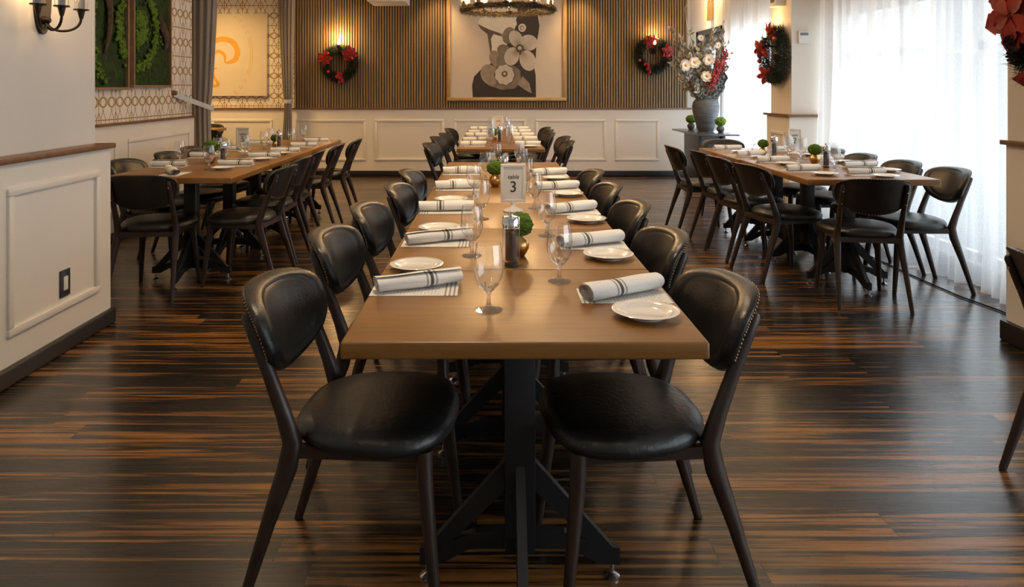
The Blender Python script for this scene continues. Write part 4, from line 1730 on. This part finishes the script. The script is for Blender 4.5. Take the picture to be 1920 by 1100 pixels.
def wall_lamp(loc, rz, label, power):
    t = thing('wall_lamp', label, 'wall lamp', loc, rz, 'small wall lamps behind the wreaths')
    bm = BM()
    lathe(bm, [(0, 0), (0.05, 0), (0.05, 0.012), (0.02, 0.02), (0, 0.02)], 20)
    for v in bm.verts:
        v.co = Vector((v.co.x, -v.co.z, v.co.y - 0.12))
    obj('backplate', bm, 'bronze', t)
    bm = BM()
    tube(bm, [(0, -0.01, -0.12), (0, -0.045, -0.13), (0, -0.13, -0.11), (0, -0.13, -0.055)], 0.008, 8)
    lathe(bm, [(0, -0.062), (0.022, -0.062), (0.020, -0.035), (0.012, -0.03), (0, -0.03)], 14, (0, -0.13, 0))
    obj('lamp_arm', bm, 'bronze', t)
    bm = BM()
    lathe(bm, [(0, -0.032), (0.010, -0.030), (0.019, -0.010), (0.020, 0.006), (0.012, 0.026), (0.004, 0.040), (0, 0.043)], 14, (0, -0.13, 0))
    obj('bulb', bm, 'bulb_glow', t)
    f = Vector((math.sin(rz), -math.cos(rz), 0))
    c_ = Vector(loc) + f * 0.13 + Vector((0, 0, 0.075))
    point('wall_lamp_light', c_, power, WARM, 0.03)


pL = WY(636, 80, 10.66)
pR = WY(1226, 80, 10.66)
YW = YB - 0.036
wall_lamp((pL.x, YW, pL.z), 0, 'lit wall lamp above the wreath nearer the alcove, on the slats', 11)
wall_lamp((pR.x, YW, pR.z), 0, 'lit wall lamp above the wreath nearer the windows, on the slats', 11)
w = WY(636, 119, 10.66)
wreath((w.x, YW, w.z), 0, 'wreath with three red poinsettias on the slatted wall near the alcove', 0.215,
       [(2.85, 1.25), (0.72, 1.35), (-1.45, 1.25)], [(2.4, 0.0), (0.35, 0.0), (-2.45, -0.02)], [-0.6, -0.25], 5)
w = WY(1224, 104, 10.66)
wreath((w.x, YW, w.z), 0, 'wreath with red poinsettias on the slatted wall near the vase', 0.215,
       [(1.75, 1.3), (0.25, 1.3), (-1.95, 1.25)], [(-2.8, 0.0), (-2.3, -0.03), (0.0, 0)], [2.75, -0.7], 15)
# wreath on the pillar (facing -X)
wreath((PX, 7.36, 1.66), -PI / 2, 'wreath with red poinsettias hanging on the window pillar', 0.235,
       [(1.35, 1.25), (2.85, 1.2), (-1.95, 1.1)], [(0.7, 0), (-2.9, 0), (-2.5, 0)], [-0.2, -1.0], 25)
wall_lamp((PX, 7.45, 1.875), -PI / 2, 'lit wall lamp above the wreath on the window pillar', 4)
# wreath on the near pier (facing -X)
wreath((QX, 3.36, 1.56), -PI / 2, 'large red poinsettia wreath cut off at the near window pier', 0.20,
       [(2.5, 1.9), (0.3, 1.4), (-1.4, 1.4)], [(1.2, 0)], [3.6, 3.2], 35, big=1.1)

# chandelier
CXh, CYh, CZh, RC = 0.139, 6.94, 2.075, 0.43
ch = thing('chandelier', 'round candle chandelier wrapped in pine garland over the far table', 'chandelier', (CXh, CYh, CZh))


def hring(a):
    return Vector((RC * math.cos(a), RC * math.sin(a), 0)), Vector((-math.sin(a), math.cos(a), 0))


bm = BM()
n = 64
pa = [(RC * math.cos(2 * PI * k / n), RC * math.sin(2 * PI * k / n), 0) for k in range(n)]
rings = []
for k in range(n):
    a = 2 * PI * k / n
    rings.append([bm.verts.new(((RC + dx) * math.cos(a), (RC + dx) * math.sin(a), dz)) for dx, dz in ((-0.012, -0.02), (0.012, -0.02), (0.012, 0.02), (-0.012, 0.02))])
for k in range(n):
    a, b = rings[k], rings[(k + 1) % n]
    for j in range(4):
        bm.faces.new((a[j], a[(j + 1) % 4], b[(j + 1) % 4], b[j]))
bmesh.ops.recalc_face_normals(bm, faces=bm.faces)
obj('ring', bm, 'bronze', ch, smooth=False)
bm = BM()
needles(bm, hring, 6500, 0.022, 0.040, 77)
obj('garland', bm, 'pine_brown', ch, smooth=False)
bm = BM()
for k in range(4):
    a = PI / 4 + PI / 2 * k
    tube(bm, [(RC * math.cos(a), RC * math.sin(a), 0.02), (0.02 * math.cos(a), 0.02 * math.sin(a), 0.62)], 0.004, 6)
tube(bm, [(0, 0, 0.60), (0, 0, CEIL - CZh - 0.03)], 0.008, 8)
obj('chain', bm, 'bronze', ch)
bm = BM()
lathe(bm, [(0, -0.035), (0.02, -0.035), (0.06, -0.01), (0.065, 0.0), (0, 0.0)], 24, (0, 0, CEIL - CZh))
obj('canopy', bm, 'bronze', ch)
for k in range(10):
    a = 2 * PI * (k + 0.4) / 10
    x, y = RC * math.cos(a), RC * math.sin(a)
    bm = BM()
    lathe(bm, [(0, 0.02), (0.030, 0.022), (0.032, 0.028), (0.016, 0.032), (0.014, 0.075), (0, 0.075)], 14, (x, y, 0))
    cd = obj('candle_socket', bm, 'bronze', ch)
    bm = BM()
    lathe(bm, [(0.026, 0.030), (0.030, 0.033), (0.030, 0.16), (0.0288, 0.16), (0.0288, 0.034)], 16, (x, y, 0))
    obj('glass_shade', bm, 'glass', cd)
    bm = BM()
    lathe(bm, [(0, 0.075), (0.008, 0.078), (0.013, 0.095), (0.010, 0.115), (0, 0.135)], 10, (x, y, 0))
    obj('bulb', bm, 'bulb_glow', cd)
for k in range(5):
    a = 2 * PI * (k + 0.2) / 5
    point('chandelier_light', (CXh + RC * math.cos(a), CYh + RC * math.sin(a), CZh + 0.17), 14, WARM, 0.03)

# three-candle sconce on the near pier
sc = thing('candle_sconce', 'dark three-armed candle sconce on the white wall, cut by the picture top', 'wall lamp', (XPU, 3.56, 1.717))
bm = BM()
pr = []
for k in range(32):
    a = 2 * PI * k / 32
    pr.append(Vector((0.0, 0.062 * math.cos(a), 0.06 + 0.19 * math.sin(a))))
prism(bm, pr, (0.018, 0, 0))
obj('backplate', bm, 'bronze', sc, angle=50)
bm = BM()
lathe(bm, [(0, 0), (0.022, 0), (0.012, 0.03), (0, 0.034)], 16)
for v in bm.verts:
    v.co = Vector((0.018 + v.co.z, v.co.x, v.co.y - 0.06))
obj('boss', bm, 'bronze', sc)
for (dx, dy) in ((0.089, -0.16), (0.150, -0.075), (0.150, 0.090)):
    bm = BM()
    path = []
    for i in range(15):
        q = i / 14
        a = PI * q
        path.append((0.03 + (dx - 0.03) * (0.5 - 0.5 * math.cos(a)), dy * (0.5 - 0.5 * math.cos(a)), -0.055 - 0.065 * math.sin(a) ** 0.8 + 0.02 * q))
    tube(bm, path, 0.0065, 10)
    ar = obj('arm', bm, 'bronze', sc)
    bm = BM()
    lathe(bm, [(0, -0.045), (0.009, -0.045), (0.018, -0.005), (0.036, -0.001), (0.037, 0.004), (0.0, 0.004)], 20, (dx, dy, 0))
    obj('cup', bm, 'bronze', ar)
    bm = BM()
    lathe(bm, [(0, 0.004), (0.0165, 0.004), (0.0165, 0.055), (0.004, 0.058), (0, 0.058)], 16, (dx, dy, 0))
    obj('candle_sleeve', bm, 'screen_grey', ar)
    bm = BM()
    lathe(bm, [(0.030, 0.004), (0.031, 0.2), (0.0300, 0.2), (0.029, 0.005)], 20, (dx, dy, 0))
    obj('glass_shade', bm, 'glass', ar)
    bm = BM()
    lathe(bm, [(0, 0.058), (0.009, 0.062), (0.014, 0.085), (0.010, 0.11), (0, 0.135)], 12, (dx, dy, 0))
    obj('bulb', bm, 'bulb_glow_soft', ar)
    point('sconce_light', (XPU + dx, 3.56 + dy, 1.717 + 0.16), 1.6, WARM, 0.02)

# ------------------------------------------------------------------ console, vase, bouquet
tx0, tx1, ty0, ty1, tz = 2.545, 3.07, 8.97, 10.26, 0.74
cn = thing('console_table', 'black console table carrying the big vase by the far window', 'console', ((tx0 + tx1) / 2, (ty0 + ty1) / 2, 0))
ax, ay = (tx0 + tx1) / 2, (ty0 + ty1) / 2
bm = BM()
box(bm, tx0 - ax, tx1 - ax, ty0 - ay, ty1 - ay, tz - 0.022, tz, 0.004)
obj('table_top', bm, 'console_top', cn)
bm = BM()
box(bm, 2.655 - ax, 2.71 - ax, 9.27 - ay, 10.02 - ay, 0, tz - 0.022, 0.003)
obj('side_panel', bm, 'console_black', cn)
bm = BM()
box(bm, 2.95 - ax, 2.99 - ax, 9.27 - ay, 10.02 - ay, 0, tz - 0.022, 0.003)
obj('side_panel', bm, 'console_black', cn)
bm = BM()
box(bm, 2.71 - ax, 2.95 - ax, 9.35 - ay, 9.39 - ay, 0.0, tz - 0.022)
obj('front_panel', bm, 'console_black', cn)

vx, vy = 2.84, 9.63
bm = BM()
lathe(bm, [(0, 0), (0.095, 0), (0.105, 0.02), (0.14, 0.14), (0.17, 0.26), (0.177, 0.33), (0.165, 0.39), (0.125, 0.435), (0.100, 0.45), (0.098, 0.46), (0.108, 0.475),
           (0.098, 0.476), (0.088, 0.46), (0.09, 0.44), (0.14, 0.38), (0.155, 0.32), (0.12, 0.14), (0.08, 0.03), (0, 0.03)], 40)
o = obj('ceramic_vase', bm, 'vase_ceramic')
o.location = (vx, vy, tz + 0.0005)
tag(o, 'big grey ribbed ceramic vase holding the dried bouquet', 'vase')
VT = Vector((vx, vy, tz + 0.42))


def leaf(bm, p, d, L, w, r, mi=0):
    d = d.normalized()
    s = d.cross(Vector((r.uniform(-1, 1), r.uniform(-1, 1), r.uniform(-1, 1)))).normalized()
    nrm = s.cross(d)
    v = [bm.verts.new(p), bm.verts.new(p + d * L * 0.45 + s * w + nrm * w * 0.3), bm.verts.new(p + d * L - nrm * w * 0.4), bm.verts.new(p + d * L * 0.45 - s * w + nrm * w * 0.3),
         bm.verts.new(p + d * L * 0.5 - nrm * w * 0.15)]
    for f in ((0, 1, 4), (1, 2, 4), (2, 3, 4), (3, 0, 4)):
        bm.faces.new([v[i] for i in f]).material_index = mi


def stem_path(end, r, n=7, wob=0.02):
    a = VT + Vector((r.uniform(-0.05, 0.05), r.uniform(-0.05, 0.05), -0.25))
    b = VT + Vector(((end.x - VT.x) * 0.15, (end.y - VT.y) * 0.15, 0.05))
    pts = []
    for i in range(n):
        q = i / (n - 1)
        p = a * (1 - q) ** 2 + b * 2 * q * (1 - q) + end * q * q
        pts.append(p + Vector((r.uniform(-wob, wob), r.uniform(-wob, wob), r.uniform(-wob, wob))) * q)
    return pts


def shift(bm, base):
    for v in bm.verts:
        v.co -= base


def bouquet_piece(name, bm, mats, label, cat, group, smooth=False):
    shift(bm, VT)
    o = obj(name, bm, None, None, smooth=smooth, mats=mats)
    o.location = VT
    return tag(o, label, cat, group)


rb = random.Random(21)
# leafy sprays: (pixel x, pixel y) of their tips
sprays = [(1258, 52, 0), (1275, 68, 0), (1290, 58, 0), (1282, 92, 0), (1300, 82, 0), (1312, 98, 0), (1268, 112, 1), (1276, 132, 1), (1285, 150, 1), (1300, 120, 0), (1340, 60, 0),
          (1365, 40, 0), (1382, 55, 0), (1392, 85, 0), (1372, 78, 0), (1350, 95, 0), (1380, 125, 1), (1372, 150, 1), (1360, 110, 0), (1332, 88, 0), (1318, 72, 0), (1296, 140, 1),
          (1370, 138, 1), (1262, 122, 0), (1325, 118, 0), (1342, 132, 0), (1310, 135, 1), (1352, 148, 1)]
for _ in range(34):
    sprays.append((rb.uniform(1268, 1382), rb.uniform(78, 165), rb.choice((0, 0, 1))))
bm = BM()
for k, (x, y, m_) in enumerate(sprays):
    Y = vy + rb.uniform(-0.22, 0.22)
    e = WY(x, y, Y)
    pts = stem_path(e, rb)
    tube(bm, pts, [0.005, 0.0045, 0.004, 0.0035, 0.003, 0.0025, 0.0015], 6, mi=2)
    for j in range(62):
        q = rb.uniform(0.36, 1.0)
        i = min(int(q * 6), 5)
        p = pts[i].lerp(pts[i + 1], q * 6 - i)
        d = (pts[i + 1] - pts[i]).normalized() + Vector((rb.uniform(-1, 1), rb.uniform(-1, 1), rb.uniform(-0.6, 0.9)))
        leaf(bm, p, d, rb.uniform(0.05, 0.10), rb.uniform(0.014, 0.030), rb, m_)
for v in bm.verts:
    v.co.x = min(v.co.x, 3.07 + 0.02 * math.sin(40 * v.co.z))
o = bouquet_piece('dried_foliage', bm, ['dry_leaf', 'grey_leaf', 'twig_brown'], 'bushy pale and grey dried foliage filling the big vase', 'dried foliage', None)
o['kind'] = 'stuff'
# white bare twigs
for k, (x, y, lab) in enumerate(((1282, 12, 'white bare twig rising highest above the bouquet'), (1336, 45, 'white bare twig before the black door'), (1308, 140, 'white crooked twig low in the big vase'))):
    e = WY(x, y, vy - 0.10)
    pts = stem_path(e, rb, 9, 0.04)
    bm = BM()
    tube(bm, pts, [0.010, 0.010, 0.009, 0.008, 0.007, 0.006, 0.005, 0.004, 0.003], 7)
    for i in range(4, 9):
        d = Vector((rb.uniform(-1, 1), rb.uniform(-0.4, 0.4), rb.uniform(0.1, 0.8))).normalized()
        tube(bm, [pts[i], pts[i] + d * 0.05, pts[i] + d * 0.09 + Vector((0, 0, 0.02))], [0.004, 0.003, 0.0015], 5)
    bouquet_piece('bare_twig', bm, ['twig_white'], lab, 'twig', None, True)
# white flowers
for k, (x, y, lab) in enumerate(((1325, 144, 'white flower lowest in the middle of the bouquet'), (1329, 112, 'white flower in the centre of the bouquet'), (1284, 123, 'white flower on the slatted-wall side of the bouquet'),
                                 (1302, 118, 'white flower beside the leftmost white bloom of the bouquet'), (1313, 72, 'white bud high in the bouquet before the door'), (1345, 85, 'white bud near the red berries'))):
    e = WY(x, y, vy - 0.20)
    rad = 0.078 if k < 4 else 0.045
    pts = stem_path(e, rb)
    bm = BM()
    tube(bm, pts, [0.005] * 6 + [0.004], 6, mi=1)
    ax_ = Vector((rb.uniform(-0.3, 0.3), -1, rb.uniform(-0.1, 0.4))).normalized()
    s_ = ax_.cross(Vector((0, 0, 1))).normalized()
    u_ = s_.cross(ax_)
    for layer_ in (0, 1):
        for j in range(6):
            a = 2 * PI * (j + 0.5 * layer_) / 6
            d = s_ * math.cos(a) + u_ * math.sin(a)
            sd = -s_ * math.sin(a) + u_ * math.cos(a)
            Lp = rad * (1.0 if layer_ == 0 else 0.72)
            rows = []
            for q, w_ in ((0.05, 0.15), (0.4, 0.9), (0.75, 1.0), (0.95, 0.6), (1.0, 0.2)):
                c_ = e + d * (Lp * q) + ax_ * (0.02 * layer_ + 0.5 * Lp * q * q * (0.4 + 0.5 * layer_))
                rows.append((bm.verts.new(c_ + sd * Lp * 0.42 * w_ + ax_ * 0.006), bm.verts.new(c_ - sd * Lp * 0.42 * w_ + ax_ * 0.006)))
            for A_, B_ in zip(rows, rows[1:]):
                bm.faces.new((A_[0], A_[1], B_[1], B_[0]))
    ball(bm, e + ax_ * 0.03, rad * 0.22, 10, 6, mi=2)
    bouquet_piece('white_flower', bm, ['petal_white', 'twig_brown', 'flower_eye'], lab, 'flower', 'white flowers in the big vase', True)
# red berries
for k, (x, y, lab) in enumerate(((1362, 96, 'spray of dark red berries highest on the window side of the bouquet'), (1352, 118, 'spray of dark red berries in the middle of the window side'), (1342, 138, 'spray of dark red berries lowest beside the white flower'))):
    e = WY(x, y, vy - 0.27)
    pts = stem_path(e, rb)
    bm = BM()
    tube(bm, pts, [0.005] * 6 + [0.003], 6, mi=1)
    for j in range(130):
        q = rb.uniform(0.70, 1.0)
        i = min(int(q * 6), 5)
        p = pts[i].lerp(pts[i + 1], q * 6 - i) + Vector((rb.gauss(0, 0.022), rb.gauss(0, 0.022), rb.gauss(0, 0.025)))
        ball(bm, p, rb.uniform(0.009, 0.014), 6, 4)
    bouquet_piece('berry_spray', bm, ['berry_red', 'twig_brown'], lab, 'berry spray', 'red berry sprays', True)

SUC = moss_proto('pot_grey', 0.050, 'succulent_pot')
SUC.location = (2.745, 10.0, tz + 0.0005)
SUC.scale = (1.35,) * 3
tag(SUC, 'small green succulent in a dark pot on the console, nearer the slatted wall', 'potted plant', 'small succulents on the console')
o = dup(SUC, (2.935, 9.30, tz + 0.0005), 1.0, 'small green succulent in a dark pot on the console, before the big vase', 'small succulents on the console')

# ------------------------------------------------------------------ small wall things
bm = BM()
box(bm, 0, 0.006, -0.042, 0.042, -0.067, 0.067, 0.002)
op = obj('wall_outlet', bm, 'black_paint')
op.location = (XPW, 3.62, 0.343)
tag(op, 'black outlet plate with a white insert low on the near white wainscot', 'outlet')
bm = BM()
box(bm, 0.005, 0.010, -0.017, 0.017, -0.034, 0.034, 0.001)
obj('socket', bm, 'white_plastic', op)
q = W(1464, 338, 0.3)
bm = BM()
box(bm, -0.006, 0, -0.042, 0.042, -0.065, 0.065, 0.002)
op2 = obj('wall_outlet', bm, 'black_paint')
op2.location = (PXW, 7.38, 0.40)
tag(op2, 'black outlet plate low on the beige window pillar', 'outlet')
bm = BM()
box(bm, -0.010, -0.005, -0.02, 0.02, -0.034, 0.034, 0.001)
obj('socket', bm, 'pillar_paint', op2)
th = WY(1506, 70, PY0)
bm = BM()
box(bm, -0.052, 0.052, -0.026, 0, -0.062, 0.062, 0.004)
tm = obj('thermostat', bm, 'white_plastic')
tm.location = (th.x, PY0, th.z)
tag(tm, 'white thermostat on the bright face of the window pillar', 'thermostat')
bm = BM()
box(bm, -0.040, 0.040, -0.0275, -0.025, 0.018, 0.044)
obj('display', bm, 'screen_grey', tm, smooth=False)
em = WY(1457, 0, 7.1)
bm = BM()
box(bm, -0.10, 0.0, -0.09, 0.09, 0, 0.22, 0.005)
el = obj('emergency_light', bm, 'white_plastic')
el.location = (PX, 7.32, WY(1457, 11, 7.25).z)
tag(el, 'white box fixture high on the window pillar, cut by the picture top', 'fixture')
bm = BM()
box(bm, -0.104, -0.099, -0.04, 0.05, 0.04, 0.16)
obj('cover', bm, 'screen_grey', el, smooth=False)
ac = WY(688, 2, 9.9)
ac2 = WY(759, 2, 9.9)
bm = BM()
box(bm, ac.x, ac2.x, 9.9, 10.5, ac.z, CEIL - 0.0, 0.006)
o = obj('ceiling_cassette', bm, 'white_plastic')
tag(o, 'white box hanging from the ceiling before the slats, only its lower edge in view', 'ceiling unit')
# pale ornament on the lit wall above the door
lo = WY(1335, 42, 10.8)
st = thing('wall_ornament', 'amber wall lantern with pale leaf tips above the black door', 'wall lamp', (XW, 11.05, 2.35))
bm = BM()
box(bm, -0.10, 0.0, -0.06, 0.06, 0, 0.30, 0.006)
obj('holder', bm, 'amber_shade', st)
bm = BM()
rz_ = random.Random(3)
for k in range(7):
    leaf(bm, Vector((-0.05, 0.0, 0.28)), Vector((rz_.uniform(-.4, .2), rz_.uniform(-1, 1), 1.0)), 0.22, 0.035, rz_)
obj('leaf_tips', bm, 'twig_white', st, smooth=False)
point('added_wall_light', (XW - 0.22, 11.05, 2.72), 9, WARM, 0.05)  # warm light added to brighten the wall above the door
# cable along the curtain foot
bm = BM()
pts = []
for k in range(60):
    y = 3.9 + 3.0 * k / 59
    pts.append((2.945 + 0.004 * math.sin(6 * y) + 0.05 * max(0, min(1, (4.55 - y) / 0.3)), y, 0.0065))
tube(bm, pts, 0.005, 6)
o = obj('floor_cable', bm, 'cable_black')
tag(o, 'thin black cable lying along the foot of the long sheer curtain', 'cable')
